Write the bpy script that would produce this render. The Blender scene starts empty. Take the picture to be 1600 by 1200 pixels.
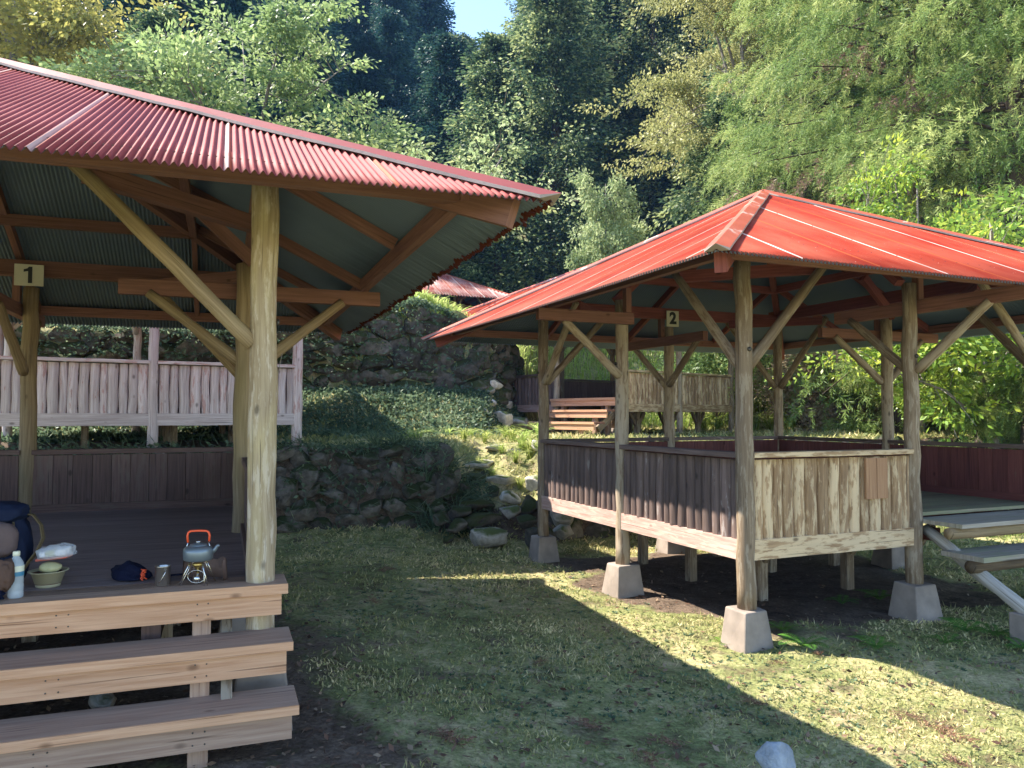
import bpy, math, random
import numpy as np
from mathutils import Vector, Matrix, Euler, noise as mnoise
random.seed(7); RNG = np.random.default_rng(7)
scene = bpy.context.scene
R_ = math.radians
CZ = 1.70                       # camera height above the yard
# ------------------------------------------------------------------ camera
FPX, PITCH = 1202.4, 0.040
cd = bpy.data.cameras.new('camera'); cam = bpy.data.objects.new('camera', cd)
scene.collection.objects.link(cam); scene.camera = cam
cd.sensor_width = 36; cd.lens = 36*FPX/1600; cd.clip_end = 900; cd.clip_start = 0.05
cam.location = (0, 0, CZ); cam.rotation_euler = (math.pi/2+PITCH, 0, 0)
# ------------------------------------------------------------------ sky + sun
SUN_AZ = Vector((-0.946, 0.323)).normalized(); SUN_EL = R_(49.2)
w = bpy.data.worlds.new('World'); scene.world = w; w.use_nodes = True
wn = w.node_tree.nodes; wl = w.node_tree.links
sky = wn.new('ShaderNodeTexSky'); sky.sky_type = 'NISHITA'; sky.sun_disc = False
sky.sun_elevation = SUN_EL; sky.sun_rotation = math.atan2(SUN_AZ.x, SUN_AZ.y)
sky.air_density = 1.0; sky.dust_density = 0.2; sky.altitude = 900; sky.ozone_density = 1.3
wl.new(sky.outputs[0], wn['Background'].inputs[0]); wn['Background'].inputs[1].default_value = 0.15
sl = bpy.data.lights.new('sun', 'SUN'); sl.energy = 4.95; sl.angle = R_(0.53); sl.color = (1.0, 0.93, 0.82)
so = bpy.data.objects.new('sun', sl); scene.collection.objects.link(so)
sdir = Vector((SUN_AZ.x*math.cos(SUN_EL), SUN_AZ.y*math.cos(SUN_EL), math.sin(SUN_EL)))
so.rotation_euler = sdir.to_track_quat('Z', 'Y').to_euler(); so.location = (-20, 5, 30)
scene.view_settings.view_transform = 'Standard'; scene.view_settings.look = 'None'
scene.view_settings.gamma = 1; scene.view_settings.exposure = 1.78
scene.cycles.max_bounces = 6; scene.cycles.transparent_max_bounces = 8
# ------------------------------------------------------------------ helpers
def link(o):
    scene.collection.objects.link(o); return o
def at(px, py, d):
    """world point seen at pixel px,py of the 1600 photo at depth d along +Y"""
    u = (px-800)/FPX; v = (600-py)/FPX
    y = math.cos(PITCH)-v*math.sin(PITCH); z = math.sin(PITCH)+v*math.cos(PITCH)
    return Vector((u*d/y, d, CZ+z*d/y))
def tag(o, label=None, cat=None, group=None, kind=None):
    if label: o['label'] = label
    if cat: o['category'] = cat
    if group: o['group'] = group
    if kind: o['kind'] = kind
    return o
def empty(name, loc, rz=0, label=None, cat=None, group=None):
    o = bpy.data.objects.new(name, None); o.empty_display_size = 0.2
    o.location = loc; o.rotation_euler = (0, 0, rz); link(o)
    return tag(o, label, cat, group)
def copy_thing(o, parent=None):
    c = o.copy(); link(c)
    if parent is not None: c.parent = parent
    for ch in list(o.children): copy_thing(ch, c)
    return c
ICO = {}
def ico(sub):
    if sub not in ICO:
        import bmesh
        bm = bmesh.new(); bmesh.ops.create_icosphere(bm, subdivisions=sub, radius=1)
        ICO[sub] = (np.array([v.co[:] for v in bm.verts]), [tuple(v.index for v in f.verts) for f in bm.faces]); bm.free()
    return ICO[sub]
class MB:
    def __init__(s): s.v = []; s.f = []; s.uv = []; s.m = []; s.r = []; s.sm = []
    def add(s, verts, faces, uvs=None, mat=0, rnd=None, smooth=False):
        b = len(s.v)
        s.v.extend([tuple(p) for p in verts]); r = random.random() if rnd is None else rnd
        s.r.extend([r]*len(verts))
        for i, f in enumerate(faces):
            s.f.append(tuple(b+k for k in f)); s.m.append(mat); s.sm.append(smooth)
            if uvs is not None: s.uv.extend(uvs[i])
            else: s.uv.extend([(verts[k][0], verts[k][1]) for k in f])
    def beam(s, p0, p1, w, h, up=(0, 0, 1), mat=0, rnd=None, cut=0.0, seg=1, wob=0.0):
        p0 = Vector(p0); p1 = Vector(p1); d = (p1-p0); L = d.length; d.normalize(); up = Vector(up)
        side = d.cross(up).normalized(); u = side.cross(d).normalized()
        vs = []; fs = []; uvs = []; ou, ov = random.random()*40, random.random()*40
        for i in range(seg+1):
            c = p0+d*(L*i/seg)
            jx = wob*(random.random()-.5) if wob else 0; jz = wob*(random.random()-.5) if wob else 0
            for a, b in ((-1, -1), (1, -1), (1, 1), (-1, 1)):
                e = 0
                if cut and b < 0: e = cut if i == 0 else (-cut if i == seg else 0)
                vs.append(c+side*(a*w/2+jx)+u*(b*h/2+jz)+d*e)
        off = [0, w, w+h, 2*w+h, 2*w+2*h]
        for i in range(seg):
            v0 = L*i/seg+ov; v1 = L*(i+1)/seg+ov
            for k in range(4):
                k2 = (k+1) % 4
                fs.append((i*4+k, i*4+k2, i*4+4+k2, i*4+4+k))
                uvs.append([(off[k]+ou, v0), (off[k+1]+ou, v0), (off[k+1]+ou, v1), (off[k]+ou, v1)])
        fs.append((3, 2, 1, 0)); uvs.append([(ou, ov), (ou+w, ov), (ou+w, ov+h*.2), (ou, ov+h*.2)])
        n = seg*4; fs.append((n, n+1, n+2, n+3)); uvs.append([(ou, ov), (ou+w, ov), (ou+w, ov+h*.2), (ou, ov+h*.2)])
        s.add(vs, fs, uvs, mat, rnd)
    def box(s, c, size, mat=0, rnd=None, rz=0):
        x, y, z = size; c = Vector(c); m = Matrix.Rotation(rz, 3, 'Z')
        if x >= y and x >= z: a = m @ Vector((x/2, 0, 0)); s.beam(c-a, c+a, y, z, (0, 0, 1), mat, rnd)
        elif y >= z: a = m @ Vector((0, y/2, 0)); s.beam(c-a, c+a, x, z, (0, 0, 1), mat, rnd)
        else: a = Vector((0, 0, z/2)); s.beam(c-a, c+a, x, y, m @ Vector((0, 1, 0)), mat, rnd)
    def tube(s, pts, radii, n=10, mat=0, rnd=None, cap=True, arc=(0, 2*math.pi), smooth=True, rough=0.0):
        pts = [Vector(p) for p in pts]; ou, ov = random.random()*40, random.random()*40
        if not hasattr(radii, '__len__'): radii = [radii]*len(pts)
        full = abs(arc[1]-arc[0]-2*math.pi) < 1e-6
        t0 = (pts[1]-pts[0]).normalized()
        ref = Vector((0, 1, 0)) if abs(t0.z) > .8 else Vector((0, 0, 1))
        vs = []; fs = []; uvs = []; L = 0; Ls = []
        ring = n if full else n+1
        for i, p in enumerate(pts):
            if i: L += (pts[i]-pts[i-1]).length
            Ls.append(L)
            t = (pts[min(i+1, len(pts)-1)]-pts[max(i-1, 0)]).normalized()
            a = t.cross(ref).normalized(); b = a.cross(t).normalized(); ref = b
            for k in range(ring):
                th = arc[0]+(arc[1]-arc[0])*k/n; rr = radii[i]
                if rough: rr *= 1+rough*(mnoise.noise(Vector((math.cos(th)*1.6+ou, math.sin(th)*1.6, L*3+ov))))
                vs.append(p+a*(rr*math.cos(th))+b*(rr*math.sin(th)))
        R0 = radii[0]
        for i in range(len(pts)-1):
            for k in range(n):
                k2 = (k+1) % ring if full else k+1
                fs.append((i*ring+k, i*ring+k2, (i+1)*ring+k2, (i+1)*ring+k))
                ua = R0*2*math.pi*k/n+ou; ub = R0*2*math.pi*(k+1)/n+ou
                uvs.append([(ua, Ls[i]+ov), (ub, Ls[i]+ov), (ub, Ls[i+1]+ov), (ua, Ls[i+1]+ov)])
        if cap and full:
            fs.append(tuple(range(ring-1, -1, -1))); uvs.append([(ou+.02*math.cos(6.28*k/ring), ov+.01*math.sin(6.28*k/ring)) for k in range(ring)])
            o = (len(pts)-1)*ring; fs.append(tuple(range(o, o+ring))); uvs.append([(ou+.02*math.cos(6.28*k/ring), ov+.01*math.sin(6.28*k/ring)) for k in range(ring)])
        s.add(vs, fs, uvs, mat, rnd, smooth)
    def lathe(s, prof, c=(0, 0, 0), n=24, mat=0, rnd=None, smooth=True):
        c = Vector(c); vs = []; fs = []; uvs = []
        for r, z in prof:
            for k in range(n): vs.append(c+Vector((r*math.cos(2*math.pi*k/n), r*math.sin(2*math.pi*k/n), z)))
        for i in range(len(prof)-1):
            for k in range(n):
                k2 = (k+1) % n; fs.append((i*n+k, i*n+k2, (i+1)*n+k2, (i+1)*n+k))
                uvs.append([(k/n, i/len(prof)), ((k+1)/n, i/len(prof)), ((k+1)/n, (i+1)/len(prof)), (k/n, (i+1)/len(prof))])
        s.add(vs, fs, uvs, mat, rnd, smooth)
    def rock(s, c, size, sub=2, planes=9, rz=None, mat=0, tilt=.35, bump=.07, smooth=True):
        V, F = ico(sub); V = V.copy()
        for _ in range(planes):
            n = RNG.normal(size=3); n /= np.linalg.norm(n); d = RNG.uniform(.42, .85)
            q = V@n; ex = np.clip(q-d, 0, None); V -= np.outer(ex*.93, n)
        off = RNG.uniform(0, 50, 3)
        nz = np.array([mnoise.noise(Vector(v*1.7+off))+.5*mnoise.noise(Vector(v*4+off)) for v in V]); V *= (1+bump*nz)[:, None]
        e = Euler(((random.random()-.5)*tilt, (random.random()-.5)*tilt, random.random()*6.28 if rz is None else rz)).to_matrix()
        M = np.array(e); V = (V*np.array(size))@M.T+np.array(c)
        s.add([tuple(v) for v in V], F, None, mat, None, smooth)
    def build(s, name, mats, parent=None, bevel=0, coll=None):
        me = bpy.data.meshes.new(name); me.from_pydata(s.v, [], s.f)
        uv = me.uv_layers.new(name='UVMap'); uv.data.foreach_set('uv', np.array(s.uv, dtype=np.float32).ravel())
        a = me.attributes.new('rnd', 'FLOAT', 'POINT'); a.data.foreach_set('value', np.array(s.r, dtype=np.float32))
        if not isinstance(mats, (list, tuple)): mats = [mats]
        for m in mats: me.materials.append(m)
        me.polygons.foreach_set('material_index', np.array(s.m, dtype=np.int32))
        me.polygons.foreach_set('use_smooth', np.array(s.sm, dtype=bool)); me.update()
        o = link(bpy.data.objects.new(name, me)); o.parent = parent
        if bevel:
            b = o.modifiers.new('b', 'BEVEL'); b.width = bevel; b.segments = 2; b.limit_method = 'ANGLE'
        return o
def quadmesh(name, V, rnd, mat, smooth=False):
    """V: (N,4,3) quads"""
    n = len(V); me = bpy.data.meshes.new(name)
    me.vertices.add(n*4); me.vertices.foreach_set('co', V.astype(np.float32).ravel())
    me.loops.add(n*4); me.loops.foreach_set('vertex_index', np.arange(n*4, dtype=np.int32))
    me.polygons.add(n); me.polygons.foreach_set('loop_start', np.arange(0, n*4, 4, dtype=np.int32))
    a = me.attributes.new('rnd', 'FLOAT', 'POINT'); a.data.foreach_set('value', np.repeat(rnd, 4).astype(np.float32))
    me.materials.append(mat); me.update(); me.validate()
    return me
def unit(a): return a/(np.linalg.norm(a, axis=-1, keepdims=True)+1e-9)
def leaves(C, D, L, W, fold=.0, nrm=None):
    """diamond leaves: base C, direction D (unit), length L, width W"""
    n = len(C); r = RNG.normal(size=(n, 3)) if nrm is None else nrm+RNG.normal(size=(n, 3))*.35
    S = unit(np.cross(D, r)); L = np.broadcast_to(L, (n,))[:, None]; W = np.broadcast_to(W, (n,))[:, None]
    N = np.cross(S, D)
    mid = C+D*L*.45
    return np.stack([C, mid+S*W*.5+N*L*fold, C+D*L, mid-S*W*.5+N*L*fold], axis=1)
# ------------------------------------------------------------------ materials
def mat(name):
    m = bpy.data.materials.new(name); m.use_nodes = True; nt = m.node_tree
    return m, nt, nt.nodes, nt.links, nt.nodes['Principled BSDF']
def nd(N, t, **k):
    n = N.new(t)
    for a, b in k.items(): setattr(n, a, b)
    return n
def rgba(c): return (c[0], c[1], c[2], 1)
def ramp(N, stops):
    r = N.new('ShaderNodeValToRGB'); e = r.color_ramp.elements
    while len(e) > 1: e.remove(e[-1])
    e[0].position = stops[0][0]; e[0].color = rgba(stops[0][1])
    for p, c in stops[1:]:
        x = e.new(p); x.color = rgba(c)
    return r
def mixc(N, Lk, fac, a, b, mode='MIX'):
    m = N.new('ShaderNodeMix'); m.data_type = 'RGBA'; m.blend_type = mode
    for s, v in ((0, fac), (6, a), (7, b)):
        if isinstance(v, (int, float)): m.inputs[s].default_value = v
        elif isinstance(v, tuple): m.inputs[s].default_value = rgba(v)
        else: Lk.new(v, m.inputs[s])
    return m.outputs[2]
def math_(N, Lk, op, a, b=None, clamp=False):
    m = N.new('ShaderNodeMath'); m.operation = op; m.use_clamp = clamp
    for i, v in enumerate((a, b)):
        if v is None: continue
        if isinstance(v, (int, float)): m.inputs[i].default_value = v
        else: Lk.new(v, m.inputs[i])
    return m.outputs[0]
def mapped(N, Lk, src, scale, loc=(0, 0, 0)):
    mp = N.new('ShaderNodeMapping'); mp.inputs['Scale'].default_value = scale; mp.inputs['Location'].default_value = loc
    Lk.new(src, mp.inputs[0]); return mp.outputs[0]
def noise(N, Lk, vec, sc, det=4, rough=.55, dist=0):
    n = N.new('ShaderNodeTexNoise'); n.inputs['Scale'].default_value = sc; n.inputs['Detail'].default_value = det
    n.inputs['Roughness'].default_value = rough; n.inputs['Distortion'].default_value = dist
    Lk.new(vec, n.inputs['Vector']); return n.outputs[0]
def bump(N, Lk, h, st, dist, bs):
    b = N.new('ShaderNodeBump'); b.inputs['Strength'].default_value = st; b.inputs['Distance'].default_value = dist
    Lk.new(h, b.inputs['Height']); Lk.new(b.outputs[0], bs.inputs['Normal'])
def wood(name, dark, light, paint=None, peel=.5, rough=.75, knot=True, vari=.35, moss=None):
    m, nt, N, K, B = mat(name)
    uv = N.new('ShaderNodeTexCoord').outputs['UV']
    at_ = N.new('ShaderNodeAttribute'); at_.attribute_name = 'rnd'; rnd = at_.outputs['Fac']
    g = noise(N, K, mapped(N, K, uv, (55, 2.2, 1)), 1, 8, .62, .6)
    rp = ramp(N, [(.28, dark), (.50, tuple((a+b)/2 for a, b in zip(dark, light))), (.72, light)]); K.new(g, rp.inputs[0])
    col = rp.outputs[0]
    if paint:
        p = noise(N, K, mapped(N, K, uv, (24, 4.2, 1), (3, 7, 0)), 1, 6, .65)
        sh = math_(N, K, 'ADD', p, math_(N, K, 'MULTIPLY', math_(N, K, 'SUBTRACT', rnd, .5), .14))
        pr = ramp(N, [(peel-.035, (0, 0, 0)), (peel+.035, (1, 1, 1))]); K.new(sh, pr.inputs[0])
        col = mixc(N, K, pr.outputs[0], col, paint)
        col = mixc(N, K, .35, col, rp.outputs[0], 'MIX')
    big = noise(N, K, mapped(N, K, uv, (4, .9, 1), (9, 1, 0)), 1, 3)
    col = mixc(N, K, math_(N, K, 'MULTIPLY', big, .45), col, tuple(c*.45 for c in dark))
    if moss:
        mo = noise(N, K, mapped(N, K, uv, (7, 1.3, 1), (1, 4, 0)), 1, 5)
        mr = ramp(N, [(.5, (0, 0, 0)), (.66, (.6, .6, .6))]); K.new(mo, mr.inputs[0]); col = mixc(N, K, mr.outputs[0], col, moss)
    if knot:
        vo = N.new('ShaderNodeTexVoronoi'); vo.inputs['Scale'].default_value = 1; vo.inputs['Randomness'].default_value = 1
        K.new(mapped(N, K, uv, (6, 3.2, 1)), vo.inputs['Vector'])
        kr = ramp(N, [(.05, (1, 1, 1)), (.12, (0, 0, 0))]); K.new(vo.outputs['Distance'], kr.inputs[0])
        col = mixc(N, K, math_(N, K, 'MULTIPLY', kr.outputs[0], .75), col, tuple(c*.35 for c in dark))
    ck = ramp(N, [(.655, (0, 0, 0)), (.70, (1, 1, 1))]); K.new(noise(N, K, mapped(N, K, uv, (75, 1.1, 1), (2, 3, 0)), 1, 2, .5, .3), ck.inputs[0])
    col = mixc(N, K, math_(N, K, 'MULTIPLY', ck.outputs[0], .7), col, tuple(c*.3 for c in dark))
    v = math_(N, K, 'ADD', math_(N, K, 'MULTIPLY', rnd, vari), 1-vari*.5)
    hs = N.new('ShaderNodeHueSaturation'); K.new(v, hs.inputs['Value']); K.new(col, hs.inputs['Color'])
    K.new(hs.outputs[0], B.inputs['Base Color']); B.inputs['Roughness'].default_value = rough
    B.inputs['Specular IOR Level'].default_value = .25
    bump(N, K, g, .5, .004, B)
    return m
def leafmat(name, c1, c2, c3, trans=.35, orand=.25, spec=.25, rough=.5):
    m, nt, N, K, B = mat(name)
    a = N.new('ShaderNodeAttribute'); a.attribute_name = 'rnd'
    rp = ramp(N, [(0, c1), (.5, c2), (1, c3)]); K.new(a.outputs['Fac'], rp.inputs[0])
    oi = N.new('ShaderNodeObjectInfo')
    hs = N.new('ShaderNodeHueSaturation'); K.new(rp.outputs[0], hs.inputs['Color'])
    K.new(math_(N, K, 'ADD', math_(N, K, 'MULTIPLY', oi.outputs['Random'], orand*2), 1-orand), hs.inputs['Value'])
    K.new(math_(N, K, 'ADD', math_(N, K, 'MULTIPLY', oi.outputs['Random'], .03), .485), hs.inputs['Hue'])
    K.new(hs.outputs[0], B.inputs['Base Color']); B.inputs['Roughness'].default_value = rough
    B.inputs['Specular IOR Level'].default_value = spec
    T = N.new('ShaderNodeBsdfTranslucent'); K.new(mixc(N, K, .35, hs.outputs[0], (1.0, .95, .25), 'MULTIPLY'), T.inputs[0])
    g = N.new('ShaderNodeGamma'); g.inputs[1].default_value = .85; K.new(hs.outputs[0], g.inputs[0]); K.new(g.outputs[0], T.inputs[0])
    X = N.new('ShaderNodeMixShader'); X.inputs[0].default_value = trans
    K.new(B.outputs[0], X.inputs[1]); K.new(T.outputs[0], X.inputs[2]); K.new(X.outputs[0], N['Material Output'].inputs[0])
    return m
def plain(name, c, rough=.5, metal=0, spec=.5, nscale=0, namt=.3, trans=0, alpha=1, coat=0):
    m, nt, N, K, B = mat(name); B.inputs['Base Color'].default_value = rgba(c)
    B.inputs['Roughness'].default_value = rough; B.inputs['Metallic'].default_value = metal; B.inputs['Specular IOR Level'].default_value = spec
    if trans: B.inputs['Transmission Weight'].default_value = trans
    if alpha < 1: B.inputs['Alpha'].default_value = alpha
    if nscale:
        o = N.new('ShaderNodeTexCoord').outputs['Object']; n = noise(N, K, o, nscale, 5)
        K.new(mixc(N, K, math_(N, K, 'MULTIPLY', n, namt*2, True), c, tuple(x*.35 for x in c)), B.inputs['Base Color'])
        bump(N, K, n, .3, .01, B)
    return m
def roofmat(name, red, fade, pale, rust=(.09, .03, .018), fadeamt=.5, rough=.45, seamw=.024, edge=.05):
    m, nt, N, K, B = mat(name)
    uv = N.new('ShaderNodeTexCoord').outputs['UV']
    sp = N.new('ShaderNodeSeparateXYZ'); K.new(uv, sp.inputs[0]); U, V = sp.outputs[0], sp.outputs[1]
    n1 = noise(N, K, mapped(N, K, uv, (1.6, .9, 1)), 1, 6, .6); n2 = noise(N, K, mapped(N, K, uv, (28, 5, 1)), 1, 5, .6)
    n3 = noise(N, K, uv, 60, 3, .6)
    r1 = ramp(N, [(.38, (0, 0, 0)), (.62, (1, 1, 1))]); K.new(n1, r1.inputs[0])
    col = mixc(N, K, math_(N, K, 'MULTIPLY', r1.outputs[0], fadeamt), red, fade)
    # each sheet has its own tone
    sh = math_(N, K, 'FLOOR', math_(N, K, 'DIVIDE', U, .655)); wn_ = N.new('ShaderNodeTexWhiteNoise'); wn_.noise_dimensions = '1D'; K.new(sh, wn_.inputs['W'])
    col = mixc(N, K, math_(N, K, 'MULTIPLY', wn_.outputs[0], .28), col, tuple(c*.6 for c in red))
    r2 = ramp(N, [(.62, (0, 0, 0)), (.74, (1, 1, 1))]); K.new(n2, r2.inputs[0]); col = mixc(N, K, math_(N, K, 'MULTIPLY', r2.outputs[0], .35), col, tuple(c*.35 for c in red))
    r3 = ramp(N, [(.68, (0, 0, 0)), (.76, (1, 1, 1))]); K.new(n3, r3.inputs[0]); col = mixc(N, K, math_(N, K, 'MULTIPLY', r3.outputs[0], .5), col, pale)
    fr = math_(N, K, 'FRACT', math_(N, K, 'DIVIDE', U, .655))
    seam = math_(N, K, 'LESS_THAN', fr, seamw/.655)
    wn2 = noise(N, K, mapped(N, K, uv, (3, 1.8, 1), (5, 5, 0)), 1, 3)
    sm = math_(N, K, 'MULTIPLY', seam, math_(N, K, 'ADD', math_(N, K, 'MULTIPLY', math_(N, K, 'SUBTRACT', wn2, .36), 4.0, True), .62, True))
    col = mixc(N, K, math_(N, K, 'MULTIPLY', sm, .8), col, pale)
    s2 = math_(N, K, 'MULTIPLY', math_(N, K, 'GREATER_THAN', fr, seamw/.655), math_(N, K, 'LESS_THAN', fr, seamw*1.6/.655))
    col = mixc(N, K, math_(N, K, 'MULTIPLY', s2, .7), col, (.45, .10, .03))
    # fixings: rows of washers on the crests
    fu = math_(N, K, 'ABSOLUTE', math_(N, K, 'SUBTRACT', math_(N, K, 'FRACT', math_(N, K, 'DIVIDE', U, .128)), .5))
    fv = math_(N, K, 'ABSOLUTE', math_(N, K, 'SUBTRACT', math_(N, K, 'FRACT', math_(N, K, 'DIVIDE', math_(N, K, 'ADD', V, .2), .46)), .5))
    dot = math_(N, K, 'MULTIPLY', math_(N, K, 'LESS_THAN', fu, .045), math_(N, K, 'LESS_THAN', fv, .014))
    col = mixc(N, K, math_(N, K, 'MULTIPLY', dot, .75), col, (.08, .03, .03))
    e = math_(N, K, 'LESS_THAN', V, math_(N, K, 'MULTIPLY', n2, edge)); col = mixc(N, K, e, col, rust)
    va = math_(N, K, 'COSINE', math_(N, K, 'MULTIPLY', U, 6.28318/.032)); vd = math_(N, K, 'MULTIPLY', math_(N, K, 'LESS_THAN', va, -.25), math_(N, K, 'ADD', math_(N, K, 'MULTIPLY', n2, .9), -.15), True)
    col = mixc(N, K, vd, col, tuple(c*.45 for c in red))  # shading of the corrugation valleys put into the colour so the waves show
    K.new(col, B.inputs['Base Color']); B.inputs['Roughness'].default_value = rough; B.inputs['Specular IOR Level'].default_value = .08
    return m
M = {}
M['log'] = wood('yellowed log', (.20, .135, .07), (.47, .35, .21), (.38, .30, .18), .62, vari=.2, moss=(.27, .21, .10))
M['log_front'] = wood('barked log', (.28, .195, .11), (.64, .51, .35), (.80, .69, .57), .51, vari=.1, moss=(.56, .45, .24))
M['log_old'] = wood('grey log', (.15, .10, .062), (.38, .285, .19), (.47, .39, .29), .52, vari=.3)
M['log_dark'] = wood('dark log', (.07, .048, .03), (.20, .14, .085), vari=.3)
M['timber'] = wood('red brown timber', (.18, .080, .058), (.35, .175, .13), knot=True, vari=.4)
M['timber_red'] = wood('red stained timber', (.17, .045, .034), (.34, .11, .085), vari=.3)
M['peel_pink'] = wood('flaking pink paint', (.46, .34, .31), (.88, .77, .74), (.46, .20, .16), .60, vari=.3)
M['peel_beige'] = wood('flaking beige paint', (.20, .115, .06), (.58, .39, .22), (.82, .64, .41), .52, vari=.3)
M['peel_beam'] = wood('flaking beam', (.36, .20, .16), (.66, .47, .40), (.60, .50, .40), .60, vari=.15)
M['slat_dark'] = wood('grey brown slat', (.09, .06, .05), (.25, .175, .15), (.38, .34, .32), .66, vari=.5)
M['inner'] = wood('inner boards', (.10, .06, .05), (.24, .145, .12), (.19, .14, .11), .58, vari=.35)
M['inner_red'] = wood('red inner boards', (.10, .03, .026), (.23, .08, .065), (.16, .11, .08), .68, vari=.3)
M['floor'] = wood('worn deck floor', (.20, .145, .135), (.35, .265, .245), vari=.25, knot=False)
M['floor_old'] = wood('mossy deck floor', (.16, .13, .08), (.34, .30, .20), (.22, .24, .13), .5, vari=.3)
M['tread'] = wood('tread top', (.35, .21, .145), (.60, .41, .29), vari=.15)
M['tread_new'] = wood('new cedar', (.50, .25, .13), (.78, .47, .29), vari=.2)
M['tread_grey'] = wood('greyed board', (.24, .20, .155), (.48, .43, .36), vari=.2, moss=(.24, .26, .14))
M['silver_log'] = wood('silvered log', (.26, .23, .20), (.62, .58, .52), vari=.1)
M['repair'] = wood('new repair board', (.33, .17, .09), (.50, .29, .16), vari=.15)
M['concrete'] = plain('concrete', (.45, .37, .31), .9, spec=.2, nscale=5, namt=.62)
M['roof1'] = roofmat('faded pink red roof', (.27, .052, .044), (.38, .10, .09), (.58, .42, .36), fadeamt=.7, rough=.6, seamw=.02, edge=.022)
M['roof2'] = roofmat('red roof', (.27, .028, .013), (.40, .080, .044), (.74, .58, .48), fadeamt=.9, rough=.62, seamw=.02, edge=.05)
M['roof3'] = roofmat('roof with dapple in colour', (.38, .08, .06), (.68, .50, .48), (.75, .62, .58), fadeamt=.9, rough=.5, seamw=.05)  # pale patches put tree-dappled sunlight into the roof colour
M['under'] = plain('roof underside', (.16, .205, .275), .6, .1, .4, nscale=2.2, namt=.22)
M['rust'] = plain('rusted sheet edge', (.115, .030, .018), .9, spec=.1, nscale=25, namt=.5)
M['cap1'] = plain('ridge cap dull red', (.25, .050, .042), .6, 0, .25, nscale=5, namt=.3)
M['cap_edge'] = plain('bare metal flashing', (.42, .33, .28), .6, .1, .5, nscale=8, namt=.4)
def capmat():
    m, nt, N, K, B = mat('ridge cap orange red with bare patches')
    o = N.new('ShaderNodeTexCoord').outputs['Object']; n = noise(N, K, o, 3.2, 5, .6)
    r = ramp(N, [(.40, (.40, .07, .03)), (.58, (.44, .09, .045)), (.63, (.58, .38, .30))]); K.new(n, r.inputs[0]); K.new(r.outputs[0], B.inputs['Base Color']); B.inputs['Roughness'].default_value = .45
    return m
M['cap2'] = capmat()
M['sign'] = plain('cream sign board', (.70, .66, .54), .6, nscale=6, namt=.15)
M['black'] = plain('black paint', (.015, .016, .02), .5)
M['bolt'] = plain('bolt', (.10, .09, .08), .5, .8)
def stonemat(name, a, b, mossc, amt):
    m, nt, N, K, B = mat(name)
    tc = N.new('ShaderNodeTexCoord'); o = tc.outputs['Object']
    at_ = N.new('ShaderNodeAttribute'); at_.attribute_name = 'rnd'
    n = noise(N, K, o, 9, 8, .65); r = ramp(N, [(.3, a), (.7, b)]); K.new(n, r.inputs[0])
    hs = N.new('ShaderNodeHueSaturation'); K.new(r.outputs[0], hs.inputs['Color']); K.new(math_(N, K, 'ADD', math_(N, K, 'MULTIPLY', at_.outputs['Fac'], .8), .6), hs.inputs['Value'])
    ge = N.new('ShaderNodeNewGeometry'); sp = N.new('ShaderNodeSeparateXYZ'); K.new(ge.outputs['Normal'], sp.inputs[0])
    mo = noise(N, K, o, 2.3, 6, .6)
    f = math_(N, K, 'ADD', math_(N, K, 'MULTIPLY', sp.outputs[2], .28), mo)
    mr = ramp(N, [(amt, (0, 0, 0)), (amt+.12, (1, 1, 1))]); K.new(f, mr.inputs[0])
    col = mixc(N, K, mr.outputs[0], hs.outputs[0], mossc); K.new(col, B.inputs['Base Color']); B.inputs['Roughness'].default_value = .9; B.inputs['Specular IOR Level'].default_value = .2
    bump(N, K, math_(N, K, 'ADD', n, noise(N, K, o, 45, 4)), .7, .02, B)
    return m
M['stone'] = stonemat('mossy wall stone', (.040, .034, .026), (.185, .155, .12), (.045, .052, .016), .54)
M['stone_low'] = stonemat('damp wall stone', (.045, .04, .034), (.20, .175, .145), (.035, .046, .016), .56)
M['stone_lit'] = stonemat('pale stone', (.28, .25, .21), (.66, .60, .51), (.09, .11, .035), .66)  # pale stone, brightened in colour to stand in for sunlight
M['stone_blue'] = stonemat('blue grey stone', (.24, .27, .30), (.52, .55, .58), (.12, .15, .06), .95)
M['bark'] = wood('bark', (.045, .03, .022), (.16, .12, .09), vari=.3)
M['bark_pale'] = wood('pale bark', (.10, .085, .07), (.34, .30, .26), vari=.3)
# ------------------------------------------------------------------ terrain
def sstep(a, b, x):
    t = np.clip((x-a)/(b-a), 0, 1); return t*t*(3-2*t)
W1 = np.array([(-30, -4.5), (-14, 4.0), (-9, 6.9), (-5.9, 8.6), (-4.3, 9.5), (-2.7, 10.35), (-1.5, 10.75), (-.7, 10.75), (-.1, 10.45), (.5, 10.5), (2, 11.3), (4.2, 12.35), (8, 13.5), (14, 15), (40, 20)], float)
W2 = np.array([(-40, 2), (-14, 11.2), (-8.5, 14.2), (-5.5, 15.3), (-3, 15.7), (-1.2, 15.9), (-.55, 16.1), (.2, 18.2), (1.2, 21.5), (3, 23), (7, 22), (12, 19.5), (40, 22)], float)
def hash2(x, y, f, ph):
    return np.sin(x*f*1.0+ph+1.7*np.sin(y*f*.7+ph*2))*np.cos(y*f*1.1-ph+1.3*np.sin(x*f*.8-ph))
def w2top(x): return np.interp(x, [-14, -6, -4, -2.8, -2, -1.2, -.5, .3, 2], [1.7, 1.6, 1.75, 2.1, 2.3, 2.0, 1.55, 1.3, 1.9])
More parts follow.
